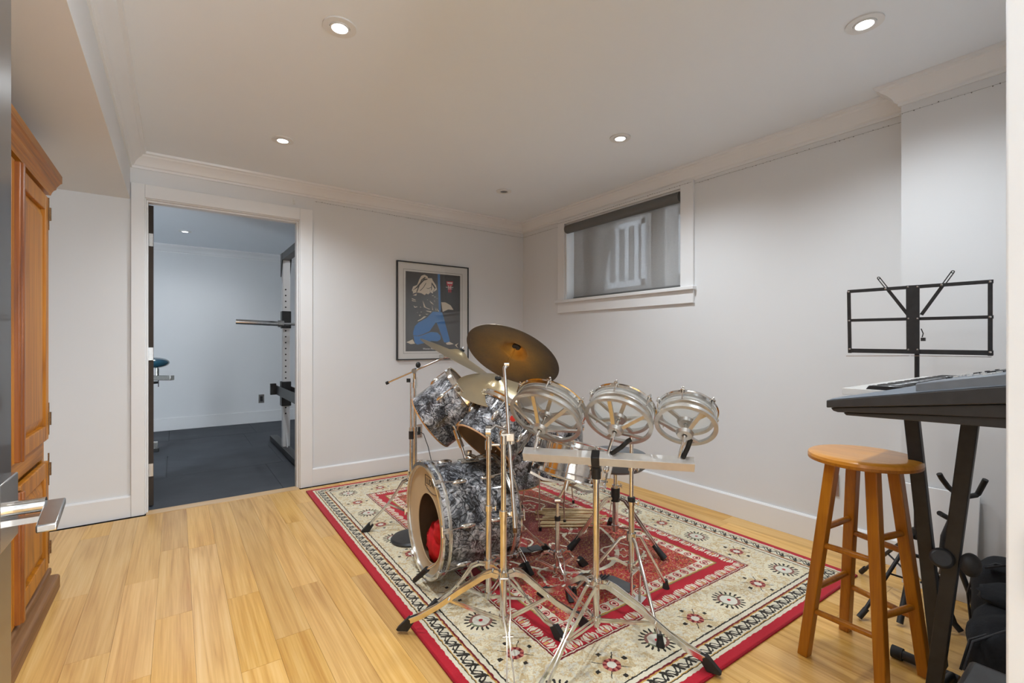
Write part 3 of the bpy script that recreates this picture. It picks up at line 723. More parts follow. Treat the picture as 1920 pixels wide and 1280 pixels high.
art('pale_mark', M['pcream'], [
    [(500, 360), (560, 330), (640, 265), (690, 268), (600, 330), (505, 375)], [(680, 140), (800, 155), (790, 182), (700, 158)], [(665, 212), (740, 215), (700, 230)], [(255, 830), (390, 768), (442, 860), (350, 872)], [(1115, 850), (1190, 820), (1290, 870), (1200, 885), (1140, 882)],
    [(650, 60), (780, 110), (740, 110)], [(820, 60), (840, 130), (825, 130)], [(880, 70), (915, 140), (900, 140)], [(910, 80), (970, 160), (950, 160)], [(525, 232), (570, 236), (545, 262)], [(560, 165), (600, 168), (575, 178)], [(485, 178), (515, 182), (495, 188)], [(1310, 890), (1390, 848), (1350, 900), (1385, 965)]], c2, 0.0010)
art('red_emblem', M['pred'], [[(1240, 605), (1400, 610), (1385, 710), (1360, 720), (1355, 880), (1335, 870), (1320, 740), (1312, 880), (1290, 870), (1275, 720), (1250, 700)]], c1, 0.0008)
art('emblem_stroke', M['pwhite'], [[(1258, 625), (1385, 630), (1380, 668), (1270, 662)], [(1225, 740), (1405, 745), (1405, 758), (1225, 753)], [(1265, 780), (1385, 785), (1385, 794), (1265, 790)], [(1285, 700), (1300, 702), (1305, 800), (1295, 800)], [(1340, 702), (1352, 702), (1345, 800), (1335, 800)]], c1, 0.0014)
def text_mesh(body, name, mat, parent, origin, ux, uy, size, align='LEFT', ext=0.0004):
    cu = bpy.data.curves.new(name, 'FONT'); cu.body = body; cu.size = size; cu.extrude = ext; cu.align_x = align
    ob = bpy.data.objects.new(name, cu); COL.objects.link(ob)
    dg = bpy.context.evaluated_depsgraph_get(); me = bpy.data.meshes.new_from_object(ob.evaluated_get(dg))
    bpy.data.objects.remove(ob); uz = ux.cross(uy); org = V(parent['org'])
    for v_ in me.vertices: c = v_.co.copy(); v_.co = V(origin)+ux*c.x+uy*c.y+uz*c.z-org
    me.materials.append(mat); o = bpy.data.objects.new(name, me); COL.objects.link(o); o.parent = parent; o['org'] = parent['org']
    return o
p = c2(615, 990); text_mesh('Women Reaching', 'caption', M['pwhite'], po, (p.x, ya-0.0012, p.z), V((1, 0, 0)), UP, 0.022)
# clear picture glass
gm, gnt, gb = newmat('picture_glazing'); _t = gnt.nodes.new('ShaderNodeBsdfTransparent'); _g = gnt.nodes.new('ShaderNodeBsdfGlossy'); _g.inputs['Roughness'].default_value = 0.04
_m = gnt.nodes.new('ShaderNodeMixShader'); _m.inputs[0].default_value = 0.06; gnt.links.new(_t.outputs[0], _m.inputs[1]); gnt.links.new(_g.outputs[0], _m.inputs[2]); gnt.links.new(_m.outputs[0], gnt.nodes['Material Output'].inputs[0])
MB().box((fx0+0.010, WB-0.021, fz0+0.010), (fx1-0.010, WB-0.020, fz1-0.010)).build('glazing', gm, po)

# =================================================================== RUG
RC = V((.822, 3.899)) + V((.9998, -.021))*RX - V((.021, .9998))*RY
rug = thing('area_rug', (RC.x, RC.y, 0.0005), 'red and cream patterned oriental rug under the drum kit', 'rug')
rug.rotation_euler = (0, 0, -0.021); rug['org'] = (0, 0, 0)
MB().box((-RX+0.004, -RY+0.004, 0), (RX-0.004, RY-0.004, 0.011)).build('pile', M['rug'], rug, bevel=0.003)
for nm, a, b_ in (('binding', (-RX, -RY, 0), (-RX+0.005, RY, 0.008)), ('binding', (RX-0.005, -RY, 0), (RX, RY, 0.008)), ('binding', (-RX, -RY, 0), (RX, -RY+0.005, 0.008)), ('binding', (-RX, RY-0.005, 0), (RX, RY, 0.008))):
    MB().box(a, b_).build(nm, M['rugedge'], rug, bevel=0.002)
RZ = 0.0118                               # top of the pile

# =================================================================== PINE ARMOIRE
AX, AY0, AY1 = -0.507, 1.50, 3.085
ar = thing('armoire', (-0.72, (AY0+AY1)/2, 0), 'honey pine armoire with panelled doors behind the open entry door', 'armoire')
MB().box((-0.955, AY0, 0.10), (AX-0.012, AY1, 1.90)).build('carcass', M['pine'], ar, bevel=0.004)
for y_ in (AY0, AY1-0.045): MB().box((AX-0.014, y_, 0.10), (AX, y_+0.045, 1.87)).build('face_stile', M['pine'], ar, bevel=0.003)
MB().box((AX-0.014, AY0+0.05, 0.625), (AX+0.004, AY1-0.045, 0.705)).build('face_rail', M['piney'], ar, bevel=0.003)
MB().box((AX-0.014, AY0+0.05, 1.845), (AX+0.004, AY1-0.045, 1.90)).build('face_rail', M['piney'], ar, bevel=0.003)
MB().box((-0.965, AY0-0.02, 0.0), (AX+0.062, AY1-0.03, 0.075)).build('base_moulding', M['pinebase'], ar, bevel=0.014, seg=4)
MB().box((-0.96, AY0-0.01, 0.075), (AX+0.030, AY1-0.02, 0.105)).build('base_rail', M['pinebase'], ar, bevel=0.006)
cp = [(0.0, 1.865), (0.022, 1.865), (0.026, 1.878), (0.032, 1.890), (0.040, 1.897), (0.042, 1.908), (0.054, 1.928), (0.060, 1.932), (0.060, 1.965), (0.0, 1.965)]
def cornice(mat):
    path = [(-0.955, AY1), (AX, AY1), (AX, AY0), (-0.955, AY0)]; vs = []; k = len(cp)
    offs = [(0, 1), (1, 1), (1, -1), (0, -1)]
    for (px, py), (ox, oy) in zip(path, offs):
        for h, z in cp: vs.append((px+ox*h, py+oy*h*0.4, z))
    fs = [(j*k+i, j*k+(i+1) % k, (j+1)*k+(i+1) % k, (j+1)*k+i) for j in range(3) for i in range(k)]+[tuple(range(k)), tuple(range(3*k, 4*k))]
    return MB().add(vs, fs)
cornice(0).build('cornice', M['piney'], ar, angle=20)
YM = 2.520                                 # the moulding between the doors in view
def door(y0, y1, z0, z1, name='door'):
    f = MB(); t = 0.022; s = 0.062; x0, x1 = AX+0.002, AX+0.002+t
    f.box((x0, y0, z0), (x1, y0+s, z1)).box((x0, y1-s, z0), (x1, y1, z1)).box((x0, y0+s, z0), (x1, y1-s, z0+s*1.1)).box((x0, y0+s, z1-s*1.1), (x1, y1-s, z1))
    d = f.build(name, M['pine'], ar, bevel=0.004)
    a, b, c, e2 = y0+s, y1-s, z0+s*1.1, z1-s*1.1; k = 0.045
    vs = [(x0+0.004, a, c), (x0+0.004, b, c), (x0+0.004, b, e2), (x0+0.004, a, e2), (x1-0.003, a+k, c+k), (x1-0.003, b-k, c+k), (x1-0.003, b-k, e2-k), (x1-0.003, a+k, e2-k)]
    MB().add(vs, [(4, 5, 6, 7), (0, 1, 5, 4), (1, 2, 6, 5), (2, 3, 7, 6), (3, 0, 4, 7)]).build('raised_panel', M['pine'], d, smooth=False, recalc=False)
    return d
for z0, z1 in ((0.715, 1.84), (0.115, 0.615)):
    d2 = door(YM-0.02, AY1-0.048, z0, z1); door(YM-0.40, YM-0.03, z0, z1); door(YM-0.78, YM-0.41, z0, z1); door(AY0+0.052, YM-0.79, z0, z1)
    for hz in ((z0+0.095), (z1-0.075 if z1 > 1 else z1-0.04)):
        y = AY1-0.046
        MB().tube([(AX+0.027, y, hz-0.03), (AX+0.027, y, hz+0.03)], 0.006, 10).box((AX+0.012, y-0.012, hz-0.028), (AX+0.026, y+0.012, hz+0.028)).tube([(AX+0.024, y-0.004, hz-0.075), (AX+0.024, y-0.004, hz+0.075)], 0.0028, 6).build('hinge', M['brassy'], d2)
MB().box((AX+0.006, YM-0.055, 0.72), (AX+0.040, YM-0.012, 1.835)).box((AX+0.012, YM-0.045, 0.72), (AX+0.048, YM-0.022, 1.835)).build('centre_moulding', M['pinedark'], ar, bevel=0.004)
MB().box((AX+0.006, YM-0.055, 0.12), (AX+0.040, YM-0.012, 0.61)).box((AX+0.012, YM-0.045, 0.12), (AX+0.048, YM-0.022, 0.61)).build('centre_moulding', M['pinedark'], ar, bevel=0.004)

# =================================================================== OPEN ENTRY DOOR with lever handle
ed = struct(MB().box((-0.213, 0.10, 0.012), (-0.1725, 0.868, 2.10)), 'door_2', M['espresso'], bevel=0.002)
MB().box((-0.173, 0.765, 0.925), (-0.161, 0.840, 1.003)).build('handle_rose', M['steel'], ed, bevel=0.0015)
MB().tube([(-0.166, 0.797, 0.968), (-0.129, 0.797, 0.968)], 0.0085, 20).build('handle_neck', M['chrome'], ed)
MB().polypts([V((-0.1315, 0.806, 0.962)), V((-0.1125, 0.806, 0.962)), V((-0.1044, 0.698, 0.962)), V((-0.1212, 0.698, 0.962))], V((0, 0, 0.0085))).build('handle_lever', M['steel'], ed, bevel=0.0015)
MB().box((-0.161, 0.786, 0.950), (-0.129, 0.800, 0.957)).build('handle_lip', M['steel'], ed)

# =================================================================== DRUM HARDWARE HELPERS
def lat(d): return V((-d.y, d.x, 0))
def tripod(root, base, hub_z, low_z, feet, pinch=True, mat=None, w=0.019, off=0.017):
    mat = mat or M['oldchrome']; base = V(base)
    MB().tube([(base.x, base.y, hub_z-0.016), (base.x, base.y, hub_z+0.016)], 0.0205, 20).build('hub', mat, root)
    MB().tube([(base.x, base.y, low_z-0.012), (base.x, base.y, low_z+0.014)], 0.0185, 20).build('lower_collar', mat, root)
    for fx, fy in feet:
        d = V((fx, fy, 0))-V((base.x, base.y, 0)); L = d.length; d.normalize(); s = lat(d); b0 = V((base.x, base.y, 0))
        prof = [(0.020, hub_z, 1), (0.045, hub_z+0.006, 1), (0.075, hub_z-0.004, 1), (L*0.40, hub_z*0.66+0.02, 0.8), (L*0.52, hub_z*0.50+0.02, 0.28 if pinch else 0.8), (L*0.62, hub_z*0.40+0.015, 0.35 if pinch else 0.7), (L*0.78, hub_z*0.23+0.018, 0.7), (L-0.035, 0.050, 0.55)]
        mb = MB()
        for sg in (-1, 1):
            mb.strip([b0+d*r+UP*z+s*sg*off*k for r, z, k in prof], w, 0.0042)
        for r, z, k in (prof[1], prof[4]): mb.tube([b0+d*r+UP*z-s*off*1.1, b0+d*r+UP*z+s*off*1.1], 0.0042, 8)
        leg = mb.build('leg', mat, root)
        mb = MB(); q = prof[4]
        for sg in (-1, 1): mb.strip([b0+d*0.016+UP*low_z+s*sg*0.008, b0+d*(L*0.28)+UP*(low_z*0.55+q[1]*0.45)+s*sg*0.008, b0+d*q[0]+UP*(q[1]-0.004)+s*sg*0.005], 0.009, 0.0022)
        mb.build('brace', mat, leg)
        MB().prism([(L-0.062, 0.050), (L-0.036, 0.066), (L+0.012, RZ+0.006), (L+0.006, RZ), (L-0.036, RZ)], b0-s*0.012, d, UP, s*0.024).build('rubber_foot', M['rubber'], leg, bevel=0.002)
def collar(root, p, r=0.0165, h=0.022, wing=True, dirn=V((1, 0, 0)), name='height_clamp', mat=None):
    p = V(p); dirn = dirn.normalized(); mb = MB().tube([p-UP*h/2, p+UP*h/2], r, 18)
    if wing:
        q = p+dirn*(r+0.014); mb.tube([p+dirn*r*0.8, q], 0.0045, 8)
        mb.obox(q, dirn*0.003, lat(dirn)*0.014, UP*0.006).obox(q+lat(dirn)*0.012+UP*0.003, dirn*0.003, lat(dirn)*0.004, UP*0.010).obox(q-lat(dirn)*0.012+UP*0.003, dirn*0.003, lat(dirn)*0.004, UP*0.010)
    return mb.build(name, mat or M['oldchrome'], root, bevel=0.001)
def drum(name, cb, ax, R, L, label, group=None, lugs=6, rot=0.0, open_bottom=True, shellmat=None, headmat_=None, bottomhoop=False, luglen=0.030, cat='drum'):
    cb = V(cb); ax = ax.normalized(); x, y, _ = basis(ax); d = thing(name, cb, label, cat, group); sm = shellmat or M['pearl']
    MB().ring(cb, ax, R, R-0.005, 0.004, L, 64).build('shell', sm, d)
    MB().ring(cb, ax, R-0.0052, R-0.0075, 0.002, L-0.002, 64).build('shell_lining', M['insidedark'], d)
    if not bottomhoop: MB().ring(cb, ax, R+0.0004, R-0.007, -0.003, 0.004, 64).build('bearing_edge', M['maple'], d)
    hp = lambda h0, sg: [(h0, R+0.003), (h0, R+0.009), (h0+sg*0.004, R+0.014), (h0+sg*0.008, R+0.010), (h0+sg*0.024, R+0.009), (h0+sg*0.030, R+0.014), (h0+sg*0.034, R+0.012), (h0+sg*0.031, R+0.004)]
    MB().lathe(cb, ax, hp(L-0.006, 1), 64, True).build('hoop', M['chrome'], d)
    MB().lathe(cb, ax, [(L+0.004, 0.0), (L+0.0045, R*0.98), (L-0.002, R+0.003), (L-0.006, R+0.003)], 64, caps=False).build('head', headmat_ or M['head'], d)
    if bottomhoop:
        MB().lathe(cb, ax, hp(0.006, -1), 64, True).build('hoop', M['chrome'], d)
        MB().lathe(cb, ax, [(-0.003, 0.0), (-0.0035, R*0.98), (0.003, R+0.003)], 64, caps=False).build('head', M['head'], d)
    for i in range(lugs):
        a = rot+2*PI*i/lugs; rd = x*math.cos(a)+y*math.sin(a); tg = ax.cross(rd)
        h = L*0.5 if bottomhoop else L-0.085
        lg = MB().ell(cb+ax*h+rd*(R+0.002), tg*0.0125, rd*0.0145, ax*luglen, 12, 10).build('lug', M['chrome'], d)
        MB().tube([cb+ax*(h+luglen*0.7)+rd*(R+0.0125), cb+ax*(L+0.020)+rd*(R+0.0125)], 0.0029, 8).ball(cb+ax*(L+0.024)+rd*(R+0.0125), 0.005, 8, 6).build('tension_rod', M['chrome'], lg)
        MB().obox(cb+ax*(L+0.002)+rd*(R+0.0135), tg*0.008, rd*0.004, ax*0.006).build('claw', M['chrome'], lg)
        if bottomhoop: MB().tube([cb+ax*(h-luglen*0.7)+rd*(R+0.0125), cb-ax*0.015+rd*(R+0.0125)], 0.0029, 8).build('tension_rod', M['chrome'], lg)
    return d
def cymbal(c, n, R, mat, label, bell=0.24, rise=0.035, group='cymbals on the drum kit'):
    pr = []
    for i in range(15):
        t = i/14; r = R*(1-t)
        z = rise*(1-(r/R)**1.6)+(0.026*(max(0, 1-(r/(R*bell))**2))**0.7 if r < R*bell else 0)
        pr.append((z, max(r, 0.004)))
    prof = pr+[(z-0.0014, r) for z, r in reversed(pr)]
    o = MB().lathe((0, 0, 0), UP, prof, 72, True).build('cymbal', mat, loc=(0, 0, 0), angle=50)
    tag(o, label, 'cymbal', group)
    z0 = prof[14][0]
    MB().lathe((0, 0, z0), UP, [(0.0, 0.018), (0.011, 0.017)], 20).build('felt_washer', M['rubber'], o)
    MB().lathe((0, 0, z0-0.0014), -UP, [(0.0, 0.017), (0.012, 0.018)], 20).build('felt_washer', M['rubber'], o)
    MB().tube([(0, 0, z0+0.011), (0, 0, z0+0.022)], 0.006, 10).obox(V((0, 0, z0+0.021)), V((0.016, 0, 0)), V((0, 0.002, 0)), V((0, 0, 0.005))).build('wing_nut', M['chrome'], o)
    o.location = c; o.rotation_euler = n.to_track_quat('Z', 'Y').to_euler()
    return o

# =================================================================== BASS DRUM
Cf = T(793, 974, 2.27); an = V((-0.994, 0.113, 0)).normalized(); hx = V((-0.113, -0.994, 0)).normalized()
BR, BL = 0.252, 0.40
bd = thing('bass_drum', (Cf.x, Cf.y, 0.0), 'large bass drum in dark pearl wrap lying on the rug', 'drum')
MB().ring(Cf, -an, BR, BR-0.007, 0.018, BL-0.018, 72).build('shell', M['pearl'], bd)
MB().ring(Cf, -an, BR-0.0072, BR-0.011, 0.014, BL-0.014, 72).build('shell_lining', M['insidedark'], bd)
for k, s0 in ((0, 1), (BL, -1)):
    hoop = MB().ring(Cf-an*k, -an*s0, BR+0.0225, BR+0.006, 0.0, 0.044, 72).build('hoop', M['oldchrome'], bd)
    MB().ring(Cf-an*k, -an*s0, BR+0.0236, BR+0.0215, 0.010, 0.028, 72).build('inlay', M['pearl'], hoop)
    MB().ring(Cf-an*k, -an*s0, BR+0.0255, BR+0.021, 0.030, 0.036, 72).build('hoop_rim', M['alu'], hoop)
    MB().ring(Cf-an*k, -an*s0, BR+0.006, BR-0.004, 0.010, 0.020, 72).build('flesh_hoop', M['alu'], hoop)
# front head with an off-centre port
hc = Cf-an*0.012; pc = hx*0.062-UP*0.018; PR = 0.158; n_ = 72; vs = []; R0 = BR-0.001
for r_ in (0, 1):
    for i in range(n_):
        a = 2*PI*i/n_
        if r_: q_ = pc+(hx*math.cos(a)+UP*math.sin(a))*PR
        else:
            dv = hx*math.cos(a)+UP*math.sin(a); bq = dv.dot(pc); tq = -bq+math.sqrt(bq*bq+R0*R0-pc.length_squared); q_ = pc+dv*tq
        vs += [hc+q_]
hd = MB().add(vs+[v_-an*0.0008 for v_ in vs], [(i, (i+1) % n_, n_+(i+1) % n_, n_+i) for i in range(n_)]+[(2*n_+i, 2*n_+n_+i, 2*n_+n_+(i+1) % n_, 2*n_+(i+1) % n_) for i in range(n_)]).build('front_head', M['creamhead'], bd)
pi_ = MB()
for i in range(n_):
    pass
MB().ring(hc+pc+an*0.001, an, PR+0.004, PR-0.001, 0.0, 0.0022, 72).build('port_ring', M['creamhead'], hd)
MB().lathe(Cf-an*(BL-0.013), an, [(0.0, 0.0), (0.0006, BR-0.001)], 64, caps=False).build('batter_head', M['head'], bd)
lo = hc+hx*0.012+UP*0.180+an*0.0012
text_mesh('LUDWIG', 'logo_lettering', M['ink'], bd, lo, hx, UP, 0.042, ext=0.0003)
lb = MB()
for a_, b_ in (((-0.010, -0.012), (-0.010, 0.040)), ((-0.010, 0.040), (0.165, 0.040)), ((-0.010, -0.012), (0.020, -0.012)), ((0.165, 0.040), (0.165, 0.000))):
    lb.tube([lo+hx*a_[0]+UP*a_[1], lo+hx*b_[0]+UP*b_[1]], 0.0012, 5)
lb.tube([lo+hx*(0.012+0.013*i)+UP*(-0.018-0.010*math.sin(i/11*PI)) for i in range(12)], 0.0015, 5)
lb.build('logo_outline', M['ink'], bd)
for i in range(8):
    a = math.radians(8+45*i); rd = hx*math.cos(a)+UP*math.sin(a); tg = an.cross(rd)
    for k, sg in ((0.0, 1), (BL, -1)):
        f0 = Cf-an*k; iw = -an*sg; rr = BR+0.030
        if f0.z+rd.z*rr < 0.03: rr = BR+0.028
        lg = MB().ell(f0+iw*0.125+rd*(BR+0.006), tg*0.0125, rd*0.014, an*0.040, 12, 10).build('lug', M['chrome'], bd)
        MB().tube([f0+iw*0.10+rd*(BR+0.014), f0-iw*0.006+rd*rr], 0.0034, 8).build('tension_rod', M['chrome'], lg)
        MB().tube([f0-iw*0.006+rd*rr-tg*0.022, f0-iw*0.006+rd*rr+tg*0.022], 0.0038, 8).ball(f0-iw*0.006+rd*rr-tg*0.022, 0.0052, 8, 6).ball(f0-iw*0.006+rd*rr+tg*0.022, 0.0052, 8, 6).build('t_handle', M['chrome'], lg)
        MB().obox(f0+iw*0.012+rd*(BR+0.027), iw*0.016, tg*0.011, rd*0.003).build('claw', M['chrome'], lg)
# spurs
s1 = MB().tube([T(842, 1040, 2.13), T(802, 1066, 2.16)], 0.0055, 10).build('spur', M['oldchrome'], bd)
MB().tube([T(801, 1066.5, 2.16), T(778, 1087, 2.225)], [0.013, 0.0115], 16).build('rubber_foot', M['rubber'], s1)
s2 = MB().tube([T(868, 1038, 2.16), T(890, 1090, 2.20), V((1.215, 1.895, RZ+0.02))], 0.005, 10).ell(T(868, 1036, 2.155), V((0.016, 0, 0)), V((0, 0.014, 0)), V((0, 0, 0.022)), 12, 8).build('spur', M['oldchrome'], bd)
MB().tube([V((1.211, 1.897, RZ+0.03)), V((1.219, 1.892, RZ+0.002))], 0.011, 12).build('rubber_foot', M['rubber'], s2)
# tom holder on top
tp = Cf-an*0.24+UP*(BR+0.0)
th = MB().obox(tp+UP*0.006, an*0.05, hx*0.030, UP*0.006).build('tom_mount_plate', M['oldchrome'], bd, bevel=0.003)
MB().tube([tp+UP*0.0-an*0.0, tp+UP*0.055], 0.018, 18).ell(tp+UP*0.028+hx*0.03, an*0.03, hx*0.02, UP*0.016).build('tom_mount', M['oldchrome'], th)
# red cushion inside
random.seed(3)
def blob(c, a, b, d, n=28, m=18, amp=0.18, fr=7.0):
    mb = MB().ell(c, a, b, d, n, m); c = V(c)
    def f(p):
        q_ = (V(p)-c); l = q_.normalized()
        k = 1+amp*(math.sin(l.x*fr+1.3)*math.sin(l.y*fr*1.3+0.4)+0.6*math.sin(l.z*fr*1.7+l.x*4))*0.5
        return tuple(c+q_*k)
    mb.v = [f(p) for p in mb.v]; return mb
cu = thing('red_cushion', Cf-an*0.15-UP*0.25, 'bright red crumpled cushion stuffed inside the bass drum', 'cushion')
blob(Cf-an*0.088+hx*0.020-UP*0.128, an*0.064, hx*0.135, UP*0.095, amp=0.16).build('pillow', M['red'], cu, angle=180)
blob(Cf-an*0.090+hx*0.085-UP*0.045, an*0.06, hx*0.065, UP*0.080, amp=0.16, fr=5).build('pillow_fold', M['red'], cu, angle=180)

# =================================================================== TOMS
a1 = (RT*0.80+UP*0.60+FW*0.02).normalized()
c1b = T(808, 791, 2.56)
t1 = drum('rack_tom', c1b, a1, 0.163, 0.235, 'dark pearl rack tom tilted right, leftmost beside the chrome boom stand', lugs=6, rot=0.55)
a2 = nrm(906, 836, 0.24, 0.61, 0.797)
c2b = T(906, 836, 2.34)
t2 = drum('rack_tom', c2b, a2, 0.163, 0.200, 'dark pearl rack tom with a red dot, open end toward the camera', lugs=6, rot=0.2)
x2, y2, _ = basis(a2)
# red tape dot on the shell, nearest the camera
dd = (-RT*0.10-FW*1.0-UP*0.1); dd = (dd-a2*dd.dot(a2)).normalized(); tgd = a2.cross(dd)
best = (dd*math.cos(0.15)+tgd*math.sin(0.15)) if (dd*math.cos(0.15)+tgd*math.sin(0.15)).dot(RT) > (dd*math.cos(0.15)-tgd*math.sin(0.15)).dot(RT) else (dd*math.cos(0.15)-tgd*math.sin(0.15))
MB().lathe(c2b+a2*0.155+best*0.1625, best, [(0, 0.015), (0.0025, 0.015), (0.003, 0.0)], 24).build('red_dot', M['redplastic'], t2)
MB().ell(c2b+a2*0.085+best*0.170, a2*0.040, a2.cross(best)*0.022, best*0.016).build('mount_bracket', M['oldchrome'], t2)
# floor toms
ft1 = drum('floor_tom', (1.716, 2.399, 0.284), UP, 0.178, 0.35, 'dark pearl floor tom just behind the bass drum, nearer of two', 'floor toms', lugs=6, rot=0.2)
ft2 = drum('floor_tom', (2.095, 2.435, 0.272), UP, 0.203, 0.40, 'dark pearl floor tom standing behind the chrome snare, farther of two', 'floor toms', lugs=8, rot=0.2)
for d, c, R, angs in ((ft1, V((1.716, 2.399, 0)), 0.178, None), (ft2, V((2.095, 2.435, 0)), 0.203, None)):
    a0 = math.atan2(2.239-2.399, 1.806-1.716) if d is ft1 else math.atan2(0.027, 0.178)
    for k in range(3):
        a = a0+k*2*PI/3; rd = V((math.cos(a), math.sin(a), 0)); Rr = R+0.014
        lg = MB().tube([c+rd*Rr+UP*0.46, c+rd*Rr+UP*0.16, c+rd*(Rr-0.012)+UP*0.13, c+rd*(Rr+0.004)+UP*0.03, c+rd*(Rr+0.006)+UP*(RZ+0.01)], 0.0048, 10).build('leg', M['oldchrome'], d)
        MB().tube([c+rd*(Rr+0.005)+UP*(RZ+0.022), c+rd*(Rr+0.006)+UP*(RZ+0.001)], 0.009, 12).build('rubber_foot', M['rubber'], lg)
        MB().obox(c+rd*(R+0.007)+UP*0.36, rd*0.009, lat(rd)*0.013, UP*0.026).build('leg_bracket', M['chrome'], d, bevel=0.003)

# =================================================================== SNARE on its stand
sa = (UP+RT*0.26+FW*0.17).normalized()
sc_ = T(1068, 884, 2.30)
sn = drum('snare_drum', sc_, sa, 0.175, 0.125, 'chrome snare drum on a low stand behind the small tube-mounted drums', lugs=10, rot=0.1, shellmat=M['chrome'], bottomhoop=True, luglen=0.022)
sx_, sy_, _ = basis(sa)
MB().obox(sc_+sa*0.06+(sx_*math.cos(-0.7)+sy_*math.sin(-0.7))*0.186, sa*0.045, (sx_*math.sin(0.7)+sy_*math.cos(0.7))*0.016, (sx_*math.cos(-0.7)+sy_*math.sin(-0.7))*0.010).build('snare_throw_off', M['oldchrome'], sn, bevel=0.003)
sb_ = V((1.524, 1.738, 0))
ss = thing('snare_stand', (1.524, 1.738, RZ), 'short chrome snare stand with rubber tipped basket arms', 'stand')
MB().tube([sb_+UP*0.045, sb_+UP*0.30], 0.0115, 16).build('lower_tube', M['oldchrome'], ss)
MB().tube([sb_+UP*0.28, sb_+UP*0.40], 0.0085, 16).build('upper_tube', M['oldchrome'], ss)
collar(ss, sb_+UP*0.30, 0.0145, 0.02, False, mat=M['rubber'], name='collar')
MB().tube([sb_+UP*0.39-RT*0.014, sb_+UP*0.39+RT*0.014], 0.016, 16).build('tilter', M['oldchrome'], ss)
jn = sc_-sa*0.060
MB().tube([sb_+UP*0.39, sb_+UP*0.42+RT*0.02, jn], 0.008, 12).tube([jn-sa*0.03, jn+sa*0.02], 0.014, 14).build('basket_post', M['oldchrome'], ss)
for k in range(3):
    a = 0.5+k*2*PI/3; rd = sx_*math.cos(a)+sy_*math.sin(a)
    am = MB().strip([jn, jn+rd*0.12-sa*0.004, jn+rd*0.196+sa*0.014], 0.012, 0.004, sa).build('basket_arm', M['oldchrome'], ss)
    MB().tube([jn+rd*0.197+sa*0.008, jn+rd*0.197+sa*0.058], 0.008, 12).build('rubber_tip', M['rubber'], am)
tripod(ss, sb_, 0.125, 0.05, [(1.411, 1.909), (1.729, 1.751), (1.425, 1.535)], w=0.008, off=0.012)

# =================================================================== HI-HAT STAND (no cymbals)
hb = V((1.661, 1.393, 0))
hh = thing('hi_hat_stand', (1.661, 1.393, RZ), 'chrome hi-hat stand without cymbals, pedal at its base', 'stand')
MB().tube([hb+UP*0.135, hb+UP*0.466], 0.0125, 18).build('lower_tube', M['oldchrome'], hh)
MB().tube([hb+UP*0.45, hb+UP*0.770], 0.0095, 18).build('upper_tube', M['chrome'], hh)
MB().tube([hb+UP*0.10, hb+UP*0.928], 0.0030, 10).build('pull_rod', M['oldchrome'], hh)
collar(hh, hb+UP*0.462, 0.017, 0.020, False, mat=M['rubber'], name='rubber_collar')
collar(hh, hb+UP*0.448, 0.0165, 0.022, True, RT-FW*0.4)
collar(hh, hb+UP*0.600, 0.0150, 0.020, True, RT*1+FW*-0.5, 'clutch', M['chrome'])
MB().lathe(hb+UP*0.765, UP, [(0, 0.011), (0.006, 0.022), (0.010, 0.022), (0.012, 0.008), (0.03, 0.007)], 20).build('cymbal_seat', M['chrome'], hh)
MB().tube([hb+UP*0.278, hb+UP*0.312], 0.021, 20).build('hub', M['oldchrome'], hh)
MB().tube([hb+UP*0.150, hb+UP*0.178], 0.018, 20).build('lower_collar', M['oldchrome'], hh)
for fx, fy in ((1.869, 1.364), (1.497, 1.117), (1.469, 1.562)):
    d = V((fx, fy, 0))-hb; L = d.length; d.normalize()
    lg = MB().tube([hb+d*0.024+UP*0.292, hb+d*0.05+UP*0.285, hb+d*(L*0.86)+UP*0.075, hb+d*L+UP*(RZ+0.02)], 0.0075, 12).build('leg', M['oldchrome'], hh)
    MB().tube([hb+d*(L*0.985)+UP*(RZ+0.040), hb+d*L+UP*(RZ+0.018), hb+d*(L+0.002)+UP*RZ], [0.011, 0.013, 0.017], 16).build('rubber_foot', M['rubber'], lg)
    MB().strip([hb+d*0.018+UP*0.165, hb+d*(L*0.30)+UP*0.195, hb+d*(L*0.42)+UP*0.190], 0.011, 0.005).build('brace', M['oldchrome'], lg)
# pedal: foot towards the throne (+Y, away)
pf = V((-0.28, 0.96, 0)).normalized(); ps = lat(pf)
MB().obox(hb-pf*0.030+UP*(RZ+0.004), ps*0.048, pf*0.022, UP*0.003).build('base_plate', M['chrome'], hh, bevel=0.001)
MB().tube([hb-pf*0.02-ps*0.044+UP*(RZ+0.005), hb-pf*0.02-ps*0.044+UP*0.145], 0.0062, 8).tube([hb-pf*0.02+ps*0.044+UP*(RZ+0.005), hb-pf*0.02+ps*0.044+UP*0.145], 0.0062, 8).tube([hb-pf*0.02-ps*0.050+UP*0.145, hb-pf*0.02+ps*0.050+UP*0.145], 0.0055, 8).build('pedal_frame', M['oldchrome'], hh)
fb_ = MB().prism([(-0.005, 0.062), (0.105, 0.074), (0.215, 0.046), (0.215, 0.038), (0.105, 0.064), (-0.005, 0.054)], hb-ps*0.036, pf, UP, ps*0.072).build('footboard', M['vinyl'], hh, bevel=0.003)
for i in range(5): MB().obox(hb+pf*(0.125+0.018*i)+UP*(0.0735-0.0046*i), ps*0.030, pf*0.003, UP*0.0015).build('grip_rib', M['black'], fb_)
MB().obox(hb+pf*0.245+UP*(RZ+0.014), ps*0.036, pf*0.032, UP*0.012).build('heel_plate', M['vinyl'], hh, bevel=0.003)
MB().tube([hb+UP*0.068, hb+UP*0.125], 0.006, 8).build('chain', M['oldchrome'], hh)

